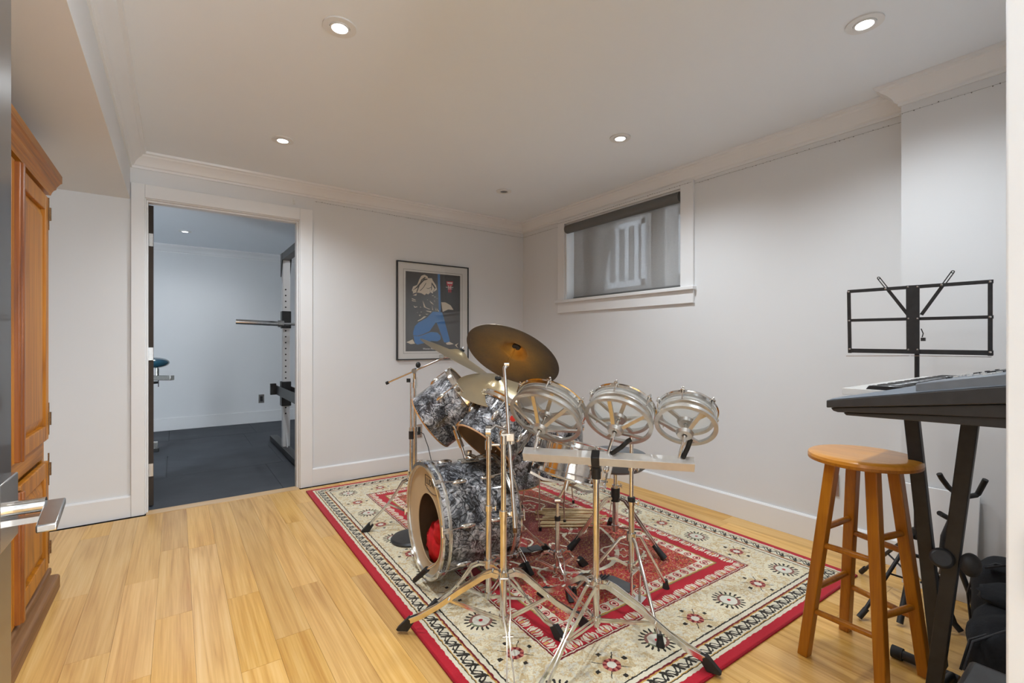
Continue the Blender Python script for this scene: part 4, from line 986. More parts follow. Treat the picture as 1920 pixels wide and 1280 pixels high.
# =================================================================== DRUM THRONE
tb = V((2.036, 1.823, 0))
tt_ = thing('drum_throne', (2.036, 1.823, RZ), 'round grey drum throne on chrome tripod near the right wall', 'stool')
MB().lathe(tb+UP*0.452, UP, [(0.0, 0.0), (0.0, 0.150), (0.014, 0.168), (0.062, 0.176), (0.084, 0.168), (0.092, 0.150), (0.096, 0.0)], 48).build('seat_cushion', M['vinyl'], tt_)
MB().tube([tb+UP*0.420, tb+UP*0.452], 0.028, 20).build('seat_socket', M['black'], tt_)
MB().tube([tb+UP*0.09, tb+UP*0.30], 0.0165, 18).build('lower_tube', M['chrome'], tt_)
MB().tube([tb+UP*0.28, tb+UP*0.425], 0.0115, 18).build('seat_post', M['chrome'], tt_)
MB().tube([tb+UP*0.262, tb+UP*0.335], 0.025, 20).build('clamp', M['black'], tt_)
collar(tt_, tb+UP*0.345, 0.019, 0.02, True, RT, 'memory_lock', M['oldchrome'])
MB().tube([tb+UP*0.105, tb+UP*0.128], 0.022, 20).build('lower_collar', M['chrome'], tt_)
for fx, fy in ((1.780, 1.925), (2.105, 1.548), (2.215, 2.03)):
    d = V((fx, fy, 0))-tb; L = d.length; d.normalize(); s = lat(d); mb = MB()
    for sg in (-1, 1): mb.strip([tb+d*0.026+UP*0.282+s*sg*0.010, tb+d*0.06+UP*0.275+s*sg*0.011, tb+d*(L-0.025)+UP*0.052+s*sg*0.008], 0.013, 0.0028)
    lg = mb.build('leg', M['oldchrome'], tt_)
    MB().tube([tb+d*(L-0.055)+UP*0.075, tb+d*(L+0.005)+UP*(RZ+0.006)], [0.014, 0.019], 16).build('rubber_foot', M['rubber'], lg)
    MB().strip([tb+d*0.02+UP*0.115, tb+d*(L*0.56)+UP*0.138], 0.010, 0.004).build('brace', M['oldchrome'], lg)

# =================================================================== SMALL DRUMS ON THE ALUMINIUM TUBE (stand A)
ab = V((1.346, 1.305, 0))
b0, b1 = V((1.144, 1.511, 0.715)), V((1.554, 1.010, 0.715)); bdv = (b1-b0).normalized(); bn = lat(bdv)
tw = math.radians(30); tT = UP*math.cos(tw)-bn*math.sin(tw); tS = bn*math.cos(tw)+UP*math.sin(tw)   # the tube is turned on its axis
sA = thing('drum_rail_stand', (1.346, 1.305, RZ), 'chrome tripod stand holding the horizontal aluminium tube', 'stand')
tripod(sA, ab, 0.216, 0.075, [(1.535, 0.905), (1.353, 1.665), (0.870, 1.130)])
MB().tube([ab+UP*0.048, ab+UP*0.630], 0.0128, 20).build('lower_tube', M['oldchrome'], sA)
MB().tube([ab+UP*0.615, ab+UP*0.640], 0.0165, 20).build('collar', M['chrome'], sA)
MB().tube([ab+UP*0.63, ab+UP*0.672], 0.019, 20).prism([(-0.022, 0.66), (0.022, 0.66), (0.010, 0.700), (-0.010, 0.700)], ab-bn*0.012, bdv, UP, bn*0.024).build('clamp_post', M['black'], sA)
MB().tube([ab+UP*0.685-bdv*0.03, ab+UP*0.685-bdv*0.012], 0.012, 14).build('clamp_bolt', M['chrome'], sA)
bm0 = b0+(b1-b0)*((ab-b0).dot(bdv)/(b1-b0).length); bm0.z = 0.715
MB().obox(bm0, bdv*0.016, tS*0.0235, tT*0.0235).build('clamp_band', M['black'], sA, bevel=0.004)
collar(sA, ab+UP*0.222+RT*0.0, 0.018, 0.03, True, -RT*1.0+FW*0.1, 'leg_lock', M['chrome'])
rail = tag(MB().obox((b0+b1)/2, bdv*((b1-b0).length/2), tS*0.0195, tT*0.0195).build('square_tube', M['railalu'], loc=tuple((b0+b1)/2), bevel=0.001), 'long square aluminium tube clamped across the chrome stand', 'rail')
def small_drum(cpx, t, R, ratio, dx, dy, spokes, dish, rot, label, s_on_bar, lever):
    O = T(cpx[0], cpx[1], t); n = nrm(cpx[0], cpx[1], ratio, dx, dy); x, y, _ = basis(n)
    d = thing('tunable_drum', O, label, 'drum', 'small shallow drums on the aluminium tube')
    MB().ring(O, n, R, R-0.015, -0.006, 0.006, 64).build('lower_ring', M['alu'], d)
    MB().ring(O, n, R*0.90, R*0.90-0.014, 0.034, 0.042, 64).build('upper_ring', M['alu'], d)
    MB().lathe(O, n, [(0.056, R*0.945), (0.056, R*0.97), (0.070, R*0.97), (0.073, R*1.0), (0.076, R*0.995), (0.075, R*0.945)], 64, True).build('rim', M['chrome'], d)
    MB().lathe(O, n, [(0.064, 0.0), (0.0645, R*0.90), (0.044, R*0.93)], 64, caps=False).build('head', M['head'], d)
    for nm, h0, rr, hh_ in (('lower_spider', 0.0, R-0.012, -dish), ('upper_spider', 0.038, R*0.90-0.010, 0.014)):
        mb = MB().lathe(O+n*hh_, n, [(-0.010, 0.010), (-0.010, 0.026), (0.002, 0.032), (0.008, 0.020), (0.008, 0.010)], 24, True)
        for k in range(spokes):
            a = rot+2*PI*k/spokes+(0.5 if nm[0] == 'u' else 0); rd = x*math.cos(a)+y*math.sin(a)
            mb.strip([O+n*hh_+rd*0.018, O+n*(hh_*0.55+h0*0.45)+rd*(rr*0.5), O+n*h0+rd*rr], 0.008, 0.015, n)
        mb.build(nm, M['alu'], d)
    m = 6
    for k in range(m):
        a = rot+0.3+2*PI*k/m; rd = x*math.cos(a)+y*math.sin(a)
        lg = MB().tube([O+n*0.034+rd*(R*0.97), O+n*0.082+rd*(R*1.015)], 0.0028, 8).ball(O+n*0.084+rd*(R*1.015), 0.005, 8, 6).build('tension_rod', M['chrome'], d)
        MB().obox(O+n*0.074+rd*(R*1.0), n*0.004, rd*0.007, n.cross(rd)*0.009).build('claw', M['chrome'], lg, bevel=0.002)
    foot = b0+bdv*s_on_bar+UP*0.0205
    hubp = O-n*dish
    MB().tube([O+n*0.012, hubp-n*0.010], 0.0058, 12).build('centre_post', M['oldchrome'], d)
    MB().tube([hubp-n*0.006, hubp-n*0.035, foot.lerp(hubp, 0.35), foot], 0.0062, 12).build('mounting_rod', M['chrome'], d)
    if lever:
        pts = [foot+bdv*0.012]+[V(p) for p in lever]
        MB().tube(pts, 0.0088, 12).build('tuning_handle', M['rubber'], d)
small_drum((1022, 783), 1.885, 0.152, 0.53, 0.40, 0.91, 6, 0.055, 0.5, 'largest shallow drum on the tube, with six spokes, at left', 0.045, None)
small_drum((1159, 789), 1.80, 0.132, 0.60, 0.30, 0.95, 5, 0.046, 0.25, 'middle shallow drum on the tube, above the grey throne', 0.335, [T(1165, 838, 1.79), T(1178, 826, 1.79), T(1183, 823.5, 1.79)])
small_drum((1285.6, 797), 1.74, 0.112, 0.64, 0.10, 1.0, 3, 0.040, 0.15, 'smallest shallow drum on the tube, with three spokes, at right', 0.595, [T(1289, 840, 1.735), T(1295, 823, 1.735)])

# =================================================================== CYMBAL STAND B (front) and C (behind it)
bb = V((1.049, 1.518, 0)); cb_ = V((1.117, 1.732, 0))
sB = thing('cymbal_stand', (1.049, 1.518, RZ), 'chrome boom stand in front of the bass drum carrying the big dark cymbal', 'stand')
tripod(sB, bb, 0.250, 0.075, [(0.730, 1.790), (1.368, 1.375), (0.830, 1.150)])
MB().tube([bb+UP*0.048, bb+UP*0.492], 0.0138, 20).build('lower_tube', M['oldchrome'], sB)
MB().tube([bb+UP*0.48, bb+UP*0.785], 0.0105, 20).build('upper_tube', M['oldchrome'], sB)
collar(sB, bb+UP*0.492, 0.0175, 0.024, True, RT*1.0)
MB().tube([bb+UP*0.487+RT*0.02, bb+UP*0.487+RT*0.040], 0.006, 10).build('clamp_arm', M['oldchrome'], sB)
p_t, p_b, p_m = T(946, 690, 1.90), T(966, 999, 1.80), T(959, 822, 1.855)
MB().tube([p_t, p_b], 0.0072, 16).build('boom_arm', M['chrome'], sB)
MB().tube([p_b.lerp(p_t, 0.002), p_b.lerp(p_t, 0.03)], 0.0080, 16).build('boom_end', M['brassy'], sB)
MB().obox((bb+UP*0.795+p_m)/2+UP*0.002, RT*0.026, FW*0.012, UP*0.015).tube([bb+UP*0.765, bb+UP*0.80], 0.0145, 18).build('boom_clamp', M['oldchrome'], sB, bevel=0.002)
MB().tube([p_m-UP*0.02, p_m+UP*0.022], 0.0125, 16).build('clamp_sleeve', M['oldchrome'], sB)
n1_ = nrm(960, 668, 0.50, 0.41, 0.91); cc1 = T(960, 668, 1.93)
bell1 = cc1+n1_*0.035
tlt = T(950, 682, 1.905)
MB().tube([tlt-RT*0.010, tlt+RT*0.010], 0.0115, 16).tube([p_t, tlt], [0.009, 0.010], 14).tube([tlt, bell1-n1_*0.02+n1_*0.045], 0.0040, 10).build('tilter', M['chrome'], sB)
cymbal(cc1, n1_, 0.203, M['bronzedark'], 'large dark tilted cymbal with golden centre, highest on the kit')
sC = thing('drum_stand', (1.117, 1.732, RZ), 'chrome stand behind the boom stand, holding the tom with red dot', 'stand')
tripod(sC, cb_, 0.195, 0.055, [(0.870, 1.835), (1.215, 1.346), (1.43, 1.87)], w=0.010, off=0.013)
MB().tube([cb_+UP*0.042, cb_+UP*0.440], 0.0130, 20).build('lower_tube', M['oldchrome'], sC)
MB().tube([cb_+UP*0.43, cb_+UP*0.745], 0.0105, 20).build('upper_tube', M['oldchrome'], sC)
collar(sC, cb_+UP*0.438, 0.0170, 0.026, True, RT*1.0)
MB().tube([cb_+UP*0.695, cb_+UP*0.735], 0.0155, 18).tube([cb_+UP*0.715, cb_+UP*0.715+RT*0.05], 0.006, 10).build('clamp', M['oldchrome'], sC)
rc = cb_+UP*0.775
MB().ring(rc-RT*0.012, RT, 0.024, 0.013, 0, 0.022, 28).tube([cb_+UP*0.74, rc-UP*0.02], 0.010, 12).build('ring_clamp', M['oldchrome'], sC)
MB().tube([rc, T(928, 797, 2.12), c2b+a2*0.085+best*0.182], 0.0062, 12).build('tom_arm', M['chrome'], sC)

# =================================================================== LEFT BOOM STAND D, microphone stand, far cymbals
db = V((1.224, 2.753, 0))
sD = thing('boom_stand', (1.224, 2.753, RZ), 'tall chrome boom stand at the far left of the kit below the poster', 'stand')
tripod(sD, db, 0.30, 0.09, [(0.925, 2.842), (1.45, 2.99), (1.30, 2.42)], w=0.011)
MB().tube([db+UP*0.05, db+UP*0.62], 0.0135, 20).build('lower_tube', M['oldchrome'], sD)
MB().tube([db+UP*0.60, db+UP*0.90], 0.0105, 20).build('upper_tube', M['oldchrome'], sD)
collar(sD, db+UP*0.62, 0.0175, 0.03, True, -RT*1.0)
e0, e1 = T(724, 718.5, 2.93), T(838, 668, 2.90); em = e0.lerp(e1, 0.47)
MB().tube([e0, e1], 0.0056, 12).build('boom_arm', M['oldchrome'], sD)
MB().tube([e0, e0.lerp(e1, 0.04)], 0.010, 12).build('boom_tip', M['rubber'], sD)
MB().tube([db+UP*0.88, db+UP*0.945], [0.017, 0.014], 16).tube([db+UP*0.93, em], 0.010, 14).tube([em-FW*0.02, em+FW*0.02], 0.016, 14).build('boom_clamp', M['oldchrome'], sD)
MB().ell(T(784, 684, 2.90), RT*0.016, FW*0.012, UP*0.019).obox(T(766, 713, 2.92), RT*0.012, FW*0.003, UP*0.012).build('clamp_knob', M['rubber'], sD)
n2_ = nrm(853, 667, 0.03, 0.49, 0.87); n2_ = (n2_*1.0-FW*0.10).normalized(); cc2 = T(857, 672, 2.84)
MB().tube([e1-RT*0.02, e1+RT*0.01], 0.012, 12).tube([e1, cc2+n2_*0.02], 0.0042, 10).obox(T(828, 668, 2.88), RT*0.014, FW*0.004, UP*0.010).obox(T(842, 667, 2.88), RT*0.004, FW*0.004, UP*0.014).build('tilter', M['oldchrome'], sD)
cymbal(cc2, n2_, 0.250, M['bronze'], 'pale cymbal seen nearly edge-on in front of the poster', rise=0.03)
md = V((1.121, 2.575, 0))
ms = thing('microphone_stand', (1.121, 2.575, RZ), 'slim straight stand on round black weighted base left of bass drum', 'stand')
MB().lathe(md+UP*RZ, UP, [(0, 0.0), (0, 0.116), (0.010, 0.118), (0.020, 0.108), (0.026, 0.03), (0.026, 0.0)], 48).build('round_base', M['black'], ms)
MB().tube([md+UP*0.03, md+UP*0.62], 0.0105, 16).build('tube', M['chrome'], ms)
MB().tube([md+UP*0.60, md+UP*0.645], 0.014, 16).build('clutch', M['black'], ms)
MB().tube([md+UP*0.64, md+UP*0.93], 0.0075, 16).build('upper_tube', M['chrome'], ms)
# far flat cymbal on its own stand
cc3 = T(931, 730, 2.50); n3_ = nrm(931, 730, -0.40, 0.14, 0.98)
cymbal(cc3, n3_, 0.225, M['bronze'], 'pale cymbal low behind the toms, under the big dark cymbal')
eb = V((cc3.x+0.02, cc3.y+0.03, 0))
sE = thing('cymbal_stand', (eb.x, eb.y, RZ), 'chrome stand mostly hidden behind the toms, holding the low pale cymbal', 'stand')
MB().tube([eb+UP*0.05, eb+UP*0.72], 0.011, 16).build('tube', M['oldchrome'], sE)
MB().tube([eb+UP*0.71, eb+UP*0.80, cc3+n3_*0.0-n3_*0.02, cc3+n3_*0.08], 0.0042, 10).build('tilter', M['oldchrome'], sE)
tripod(sE, eb, 0.26, 0.10, [(eb.x+0.00, eb.y+0.36), (eb.x+0.26, eb.y-0.16), (eb.x+0.02, eb.y-0.28)], w=0.009, off=0.011)
# tom post from bass drum up to the left tom
pp0 = tp+UP*0.05; pe = c1b+a1*0.11
th2 = thing('tom_holder', tp+UP*0.02, 'bent chrome tom holder rising from the bass drum to the left tom', 'stand')
k1 = T(853, 803, 2.42)
MB().tube([pp0-UP*0.05, T(872, 858, 2.36), T(862, 826, 2.38), k1], 0.0075, 14).build('post', M['chrome'], th2)
MB().tube([T(866, 838, 2.38), T(856, 812, 2.40)], 0.0135, 16).tube([T(860, 822, 2.385), T(854, 806, 2.40)], 0.017, 16).build('ratchet', M['chrome'], th2)
MB().tube([k1, T(846, 792, 2.44), pe-a1*0.0+(k1-pe).normalized()*0.15], 0.008, 14).build('arm', M['chrome'], th2)

# =================================================================== BASS DRUM PEDAL
rb = Cf-an*(BL+0.004); rb.z = 0; pd = -an
bp = thing('bass_drum_pedal', rb+pd*0.1+UP*RZ, 'grey foot pedal with felt beater behind the bass drum', 'pedal')
MB().prism([(0.02, 0.075), (0.19, 0.035), (0.19, 0.028), (0.02, 0.066)], rb-lat(pd)*0.034, pd, UP, lat(pd)*0.068).build('footboard', M['vinyl'], bp, bevel=0.002)
MB().obox(rb+pd*0.235+UP*(RZ+0.010), pd*0.042, lat(pd)*0.036, UP*0.008).build('heel_plate', M['oldchrome'], bp, bevel=0.002)
MB().obox(rb+pd*0.235+UP*(RZ+0.0195), pd*0.034, lat(pd)*0.028, UP*0.0015).build('heel_pad', M['vinyl'], bp)
MB().tube([rb+pd*0.035-lat(pd)*0.045+UP*RZ, rb+pd*0.035-lat(pd)*0.045+UP*0.20], 0.007, 10).tube([rb+pd*0.035+lat(pd)*0.045+UP*RZ, rb+pd*0.035+lat(pd)*0.045+UP*0.20], 0.007, 10).tube([rb+pd*0.035-lat(pd)*0.05+UP*0.20, rb+pd*0.035+lat(pd)*0.05+UP*0.20], 0.006, 10).build('frame', M['oldchrome'], bp)
MB().tube([rb+pd*0.035+UP*0.20, rb+pd*0.10+UP*0.345], 0.0036, 8).build('beater_rod', M['chrome'], bp)
MB().tube([rb+pd*0.082+UP*0.357, rb+pd*0.125+UP*0.338], 0.020, 18).build('beater', M['beater'], bp, bevel=0.004)

# =================================================================== DRUMSTICKS on the rug
sr = random.Random(5)
rdir = RT.copy()
stc = PZ(1072, 972, RZ)
proto = None
def stick_mb(L, r):
    return MB().lathe((0, 0, 0), V((1, 0, 0)), [(0, 0.0), (0.001, r*0.8), (0.006, r), (L*0.78, r), (L*0.94, r*0.45), (L*0.955, r*0.42), (L*0.965, r*0.62), (L*0.985, r*0.62), (L, 0.0)], 12)
zs = 0
for i in range(9):
    if proto is None:
        o = stick_mb(0.415, 0.0072).build('drumstick', M['stick'], loc=(0, 0, 0)); proto = o
        tag(o, 'pale wooden drumstick in the loose pile on the rug behind the kit', 'drumstick', 'drumsticks piled on the rug')
    else: o = proto.copy(); COL.objects.link(o)
    row = -0.150+0.038*i+sr.uniform(-0.008, 0.008)
    p = stc+FW*row-rdir*(0.215+sr.uniform(-0.04, 0.03)); a = math.atan2(rdir.y, rdir.x)+sr.uniform(-0.030, 0.030)
    o.location = (p.x, p.y, RZ+0.0073); o.rotation_euler = (0, 0, a)

# =================================================================== WOODEN BAR STOOL
stl = thing('bar_stool', (2.0, 0.63, 0), 'tall amber wooden bar stool with round seat under the keyboard', 'stool')
sc0 = V((2.0, 0.628, 0))
MB().lathe(sc0+UP*0.735, UP, [(0, 0.0), (0, 0.146), (0.006, 0.160), (0.016, 0.168), (0.026, 0.166), (0.031, 0.158), (0.033, 0.140), (0.030, 0.0)], 56).build('seat', M['stooltop'], stl)
MB().ring(sc0+UP*0.7335, UP, 0.1675, 0.12, 0.006, 0.020, 56).build('seat_edge', M['stool'], stl, bevel=0.003)
fts = {'L': V((1.878, 0.764, 0)), 'B': V((2.166, 0.742, 0)), 'F': V((1.870, 0.515, 0)), 'R': V((2.118, 0.482, 0))}
fts = {'L': PZ(1508, 1226), 'B': PZ(1585, 1180), 'F': PZ(1655, 1300), 'R': PZ(1735, 1268)}
cen = sum(fts.values(), V((0, 0, 0)))/4
tops = {k: sc0+(v_-cen)*0.50+UP*0.737 for k, v_ in fts.items()}
for k in 'LBFR':
    a, b = fts[k], tops[k]; d = (b-a).normalized(); sx1 = (V(((fts['B']-fts['L']).x, (fts['B']-fts['L']).y, 0))).normalized()
    s1_, s2_ = sx1*0.0185, lat(sx1)*0.0185
    vs = [a+s1_*i*0.95+s2_*j*0.95 for i, j in ((-1, -1), (1, -1), (1, 1), (-1, 1))]+[b+s1_*i+s2_*j for i, j in ((-1, -1), (1, -1), (1, 1), (-1, 1))]
    MB().add(vs, [(3, 2, 1, 0), (4, 5, 6, 7), (0, 1, 5, 4), (1, 2, 6, 5), (2, 3, 7, 6), (3, 0, 4, 7)]).build('leg', M['stool'], stl, bevel=0.0035, seg=3)
def on(k, z): return fts[k].lerp(tops[k], z/0.737)
for p1, p2, z in (('L', 'F', 0.425), ('L', 'F', 0.175), ('B', 'R', 0.43), ('B', 'R', 0.20), ('L', 'B', 0.485), ('L', 'B', 0.255), ('F', 'R', 0.50), ('F', 'R', 0.245)):
    a, b = on(p1, z), on(p2, z); m_ = a.lerp(b, .5)
    MB().tube([a, a.lerp(b, .12), m_, a.lerp(b, .88), b], [0.0085, 0.0105, 0.0115, 0.0105, 0.0085], 14).build('rung', M['stool'], stl)

# =================================================================== KEYBOARD
KX0, KX1 = 1.625, 2.53
kb = thing('electronic_keyboard', (2.2, 0.40, 0.90), 'long electronic keyboard on black folding stand above the wooden stool', 'keyboard')
def ext(poly, x0, x1, name, mat, bevel=0.002, parent=kb, **k):
    return MB().prism([(y, z) for y, z in poly], V((x0, 0, 0)), V((0, 1, 0)), UP, V((x1-x0, 0, 0))).build(name, mat, parent, bevel=bevel, **k)
kbp = lambda u, v: (lambda p: (p.y, p.z))(PX(u, v, KX0))
up_side = [kbp(1549, 764), kbp(1549, 750), kbp(1556, 749), kbp(1728, 735), kbp(1884.5, 723), (0.165, 1.066), (0.165, 1.005), kbp(1884.5, 757), kbp(1700, 761)]
ext(up_side, KX0, KX1, 'body', M['plastic'], 0.003)
ext([kbp(1556, 764.5), kbp(1560, 770), kbp(1569, 773), kbp(1716, 777), (0.180, 0.985), (0.180, 1.005), kbp(1884.5, 758), kbp(1700, 762)], KX0+0.006, KX1-0.01, 'lower_body', M['brownplastic'], 0.002)
ext([kbp(1578, 774), kbp(1583, 779), kbp(1716, 790), (0.20, 0.957), (0.19, 0.985), kbp(1716, 778)], KX0+0.012, KX1-0.02, 'base_tray', M['brownplastic'], 0.002)
# slanted lighter shoulder of the end panel and the top
lowl = [kbp(1556, 749), kbp(1640, 742), kbp(1728, 735), kbp(1884.5, 723), (0.165, 1.066)]
uppl = [kbp(1556, 747), kbp(1640, 735), kbp(1728, 721.5), kbp(1884.5, 707), (0.168, 1.090)]
mbs = MB(); XI = KX0+0.022
vs = [(KX0, y, z) for y, z in lowl]+[(XI, y, z) for y, z in uppl]+[(KX1, y, z) for y, z in uppl]+[(KX1, y, z-0.02) for y, z in lowl]
mbs.add(vs, [(i, i+1, i+6, i+5) for i in range(4)]+[(i+5, i+6, i+11, i+10) for i in range(4)]+[(i+10, i+11, i+16, i+15) for i in range(4)])
mbs.build('top_shell', M['greytop'], kb, angle=20)
topz = lambda y: 1.056+(0.3825-y)*0.20
ext([(0.392, 1.028), (0.392, topz(0.392)), (0.168, topz(0.168)+0.002), (0.168, 1.07)], KX0+0.004, KX1-0.004, 'control_panel', M['greytop'], 0.003)
kr = random.Random(2)
for i in range(19):
    for j in range(3):
        if kr.random() < 0.7:
            x = KX0+0.10+i*0.042; y = 0.36-0.045*j
            MB().obox(V((x, y, topz(y)+0.0035)), V((0.012, 0, 0)), V((0, 0.005, -0.001)), V((0, 0.0004, 0.002))).build('button', M['key'] if kr.random() < 0.5 else M['black'], kb)
MB().obox(V((KX0+0.50, 0.29, topz(0.29)+0.004)), V((0.09, 0, 0)), V((0, 0.028, -0.0056)), V((0, 0, 0.002))).build('display', M['blackkey'], kb)
KW = 0.0235; nk = 36; x0 = KX0+0.035
wk = MB().box((-KW/2+0.0005, -0.075, 0), (KW/2-0.0005, 0.075, 0.020))
wme = None
for i in range(nk):
    x = x0+KW*(i+0.5)
    if wme is None:
        o = wk.build('white_key', M['key'], kb, bevel=0.001); wme = o.data
    else:
        o = bpy.data.objects.new('white_key', wme); COL.objects.link(o); o.parent = kb; m = o.modifiers.new('bevel', 'BEVEL'); m.width = 0.001
    o.location = V((x, 0.500, 1.008))+V(kb['org']) - V(kb['org']) - (V((0, 0, 0)) if o.data is None else V((0, 0, 0)))
    o.location = V((x, 0.500, 1.006)) if i == 0 else V((x, 0.500, 1.006)); 
# first key mesh was stored relative to the keyboard origin, so place all relative to the same frame
for o in [c for c in kb.children if c.name.startswith('white_key')]:
    pass
bme = None
for i in range(nk-1):
    if i % 7 in (2, 6): continue
    x = x0+KW*(i+1)
    if bme is None:
        o = MB().prism([(-0.044, 0.0), (0.052, 0.0), (0.044, 0.011), (-0.044, 0.013)], V((-0.006, 0, 0)), V((0, 1, 0)), UP, V((0.012, 0, 0))).build('black_key', M['blackkey'], kb, bevel=0.0015); bme = o.data
    else:
        o = bpy.data.objects.new('black_key', bme); COL.objects.link(o); o.parent = kb; m = o.modifiers.new('bevel', 'BEVEL'); m.width = 0.0015
    o.location = V((x, 0.468, 1.026))
# keyboard support
xs = thing('keyboard_stand', (2.07, 0.40, 0), 'black folding keyboard stand of crossed flat steel legs', 'stand')
SX = 2.02
t1_, t2_ = PX(1707, 786, SX), PX(1822, 790, SX)
def leg(p0, p1, w, xo, name='leg'):
    d = (p1-p0).normalized(); s = V((1, 0, 0)); u = d.cross(s).normalized()
    return MB().obox((p0+p1)/2+s*xo, d*((p1-p0).length/2), s*0.014, u*(w/2)).build(name, M['black'], xs, bevel=0.003)
f1, f2 = PX(1790, 1230, SX), PX(1752, 1300, SX)
lbot = PX(1752, 1300, SX); lend = t2_+(lbot-t2_)*((t2_.z-0.012)/(t2_.z-lbot.z))
la = leg(t1_, t2_+(lbot-t2_)*0.90, 0.040, 0.018)
lb_ = leg(t2_, lend, 0.040, -0.016)
MB().tube([PX(1766, 1046, SX-0.05), PX(1766, 1046, SX+0.04)], 0.031, 28).build('pivot_disc', M['black'], xs, bevel=0.008)
pk = PX(1802, 1054, SX-0.03)
MB().ell(pk+V((0, -0.022, 0)), V((0.03, 0, 0)), V((0, 0.026, 0)), V((0, 0, 0.036)), 20, 12).build('tension_knob', M['rubber'], xs)
FBX = 2.16
MB().tube([V((FBX, 0.565, 0.022)), V((FBX, 0.52, 0.022)), V((FBX-0.01, 0.402, 0.022))], 0.0165, 16).build('foot_bar', M['black'], xs)
MB().tube([V((FBX, 0.588, 0.0225)), V((FBX, 0.555, 0.0225))], 0.0215, 24).build('ribbed_cap', M['rubber'], xs)
MB().tube([V((FBX-0.01, 0.42, 0.03)), V((SX, 0.425, 0.045))], 0.012, 12).build('foot_link', M['black'], xs)
MB().box((1.93, 0.32, 0.922), (2.18, 0.355, 0.944)).box((1.93, 0.50, 0.912), (2.18, 0.53, 0.928)).build('top_rest', M['black'], xs, bevel=0.003)

# =================================================================== MUSIC STAND
mu = thing('music_stand', (2.56, 0.61, 0), 'black folding wire-frame music stand behind the keyboard', 'stand')
MX = 2.540
mp = lambda u, v, dx=0: PX(u, v, MX)+V((dx, 0, 0))
def mbar(u0, v0, u1, v1, w, name, dx=0.0, up=None):
    p0, p1 = mp(u0, v0, dx), mp(u1, v1, dx); d = (p1-p0).normalized(); s = V((1, 0, 0)); u = d.cross(s).normalized()
    return MB().obox((p0+p1)/2, d*((p1-p0).length/2+0.004), s*0.0014, u*(w/2)).build(name, M['black'], mu)
mbar(1591, 546.5, 1860, 527.5, 0.0145, 'top_bar'); mbar(1592, 600.5, 1860, 594, 0.0130, 'middle_bar', 0.002); mbar(1594, 657, 1860, 661.5, 0.0190, 'bottom_bar')
mbar(1592, 548, 1594, 660, 0.0145, 'side_bar', -0.003); mbar(1857, 528, 1857, 665, 0.0135, 'side_bar', -0.003)
cpl = MB().polypts([mp(1699.5, 535.5, -0.004), mp(1725, 534, -0.004), mp(1725, 663, -0.004), mp(1700.5, 662, -0.004)], V((-0.003, 0, 0))).build('centre_plate', M['black'], mu)
for (u0, v0, u1, v1) in ((1702, 590, 1646, 520), (1727, 590, 1787, 508)):
    p0, p1 = mp(u0, v0, 0.004), mp(u1, v1, 0.004); d = (p1-p0).normalized(); u = d.cross(V((1, 0, 0))).normalized(); L = (p1-p0).length
    w_ = 0.0125; sl = 0.003; poly_o = MB()
    poly_o.obox(p0+d*(L*0.34), d*(L*0.34), V((0.0012, 0, 0)), u*(w_/2))
    for sg in (-1, 1): poly_o.obox(p0+d*(L*0.83), d*(L*0.155), V((0.0012, 0, 0)), u*0.0019+V((0, 0, 0))) if False else poly_o.obox(p0+d*(L*0.83)+u*sg*(w_/2-0.0018), d*(L*0.155), V((0.0012, 0, 0)), u*0.0018)
    poly_o.lathe(p0+d*(L*0.985), V((1, 0, 0)), [(-0.0012, 0.003), (-0.0012, w_/2), (0.0012, w_/2), (0.0012, 0.003)], 20, True)
    poly_o.build('page_arm', M['black'], mu)
MB().prism([(0.0, 0.0), (-0.035, 0.0), (-0.035, 0.0025), (0.0, 0.0025)], mp(1592, 667.5), V((1, 0, 0)), UP, mp(1706, 667)-mp(1592, 667.5)).build('ledge', M['steel'], mu)
MB().prism([(0.0, 0.0), (-0.020, 0.0), (-0.020, 0.0022), (0.0, 0.0022)], mp(1710, 667), V((1, 0, 0)), UP, mp(1860, 669.5)-mp(1710, 667)).build('ledge', M['steel'], mu)
for u0, v0 in ((1592, 547), (1593, 601), (1594, 654), (1857, 528), (1857, 594), (1857, 660), (1703, 538), (1721, 537.5), (1704, 597), (1721, 597), (1704, 655), (1721, 655), (1661, 541), (1766, 534)):
    MB().lathe(mp(u0, v0, -0.006), V((-1, 0, 0)), [(0, 0.0045), (0.002, 0.003), (0.0025, 0)], 12).build('rivet', M['steel'], mu)
mb0 = V((2.560, 0.611, 0))
MB().tube([mb0+UP*0.36, mb0+UP*0.80], 0.0105, 16).build('lower_tube', M['black'], mu)
MB().tube([mb0+UP*0.78, mb0+UP*1.14], 0.0085, 16).build('upper_tube', M['black'], mu)
MB().tube([mp(1727, 616), mp(1731, 625), mp(1729, 632)], 0.002, 6).obox(mp(1731, 636), V((0.006, 0, 0)), V((0, 0.007, 0)), V((0, 0, 0.007))).build('tilt_screw', M['black'], mu)
MB().tube([mb0+UP*0.33, mb0+UP*0.375], 0.017, 16).build('leg_collar', M['rubber'], mu)
for fx, fy in ((2.800, 0.885), (2.55, 0.475), (2.26, 0.79)):
    f = V((fx, fy, 0)); d = (f-mb0); L = d.length; d.normalize()
    if fx == 2.26: f = mb0+d*0.26; L = 0.26
    lg = MB().tube([mb0+d*0.016+UP*0.35, mb0+d*(L-0.01)+UP*0.022], 0.0075, 12).build('leg', M['black'], mu)
    MB().tube([mb0+d*(L-0.03)+UP*0.045, mb0+d*(L+0.004)+UP*0.010], 0.011, 12).build('rubber_foot', M['rubber'], lg)
    MB().tube([mb0+d*0.012+UP*0.15, mb0+d*(L*0.5)+UP*0.19], 0.004, 8).build('brace', M['black'], lg)

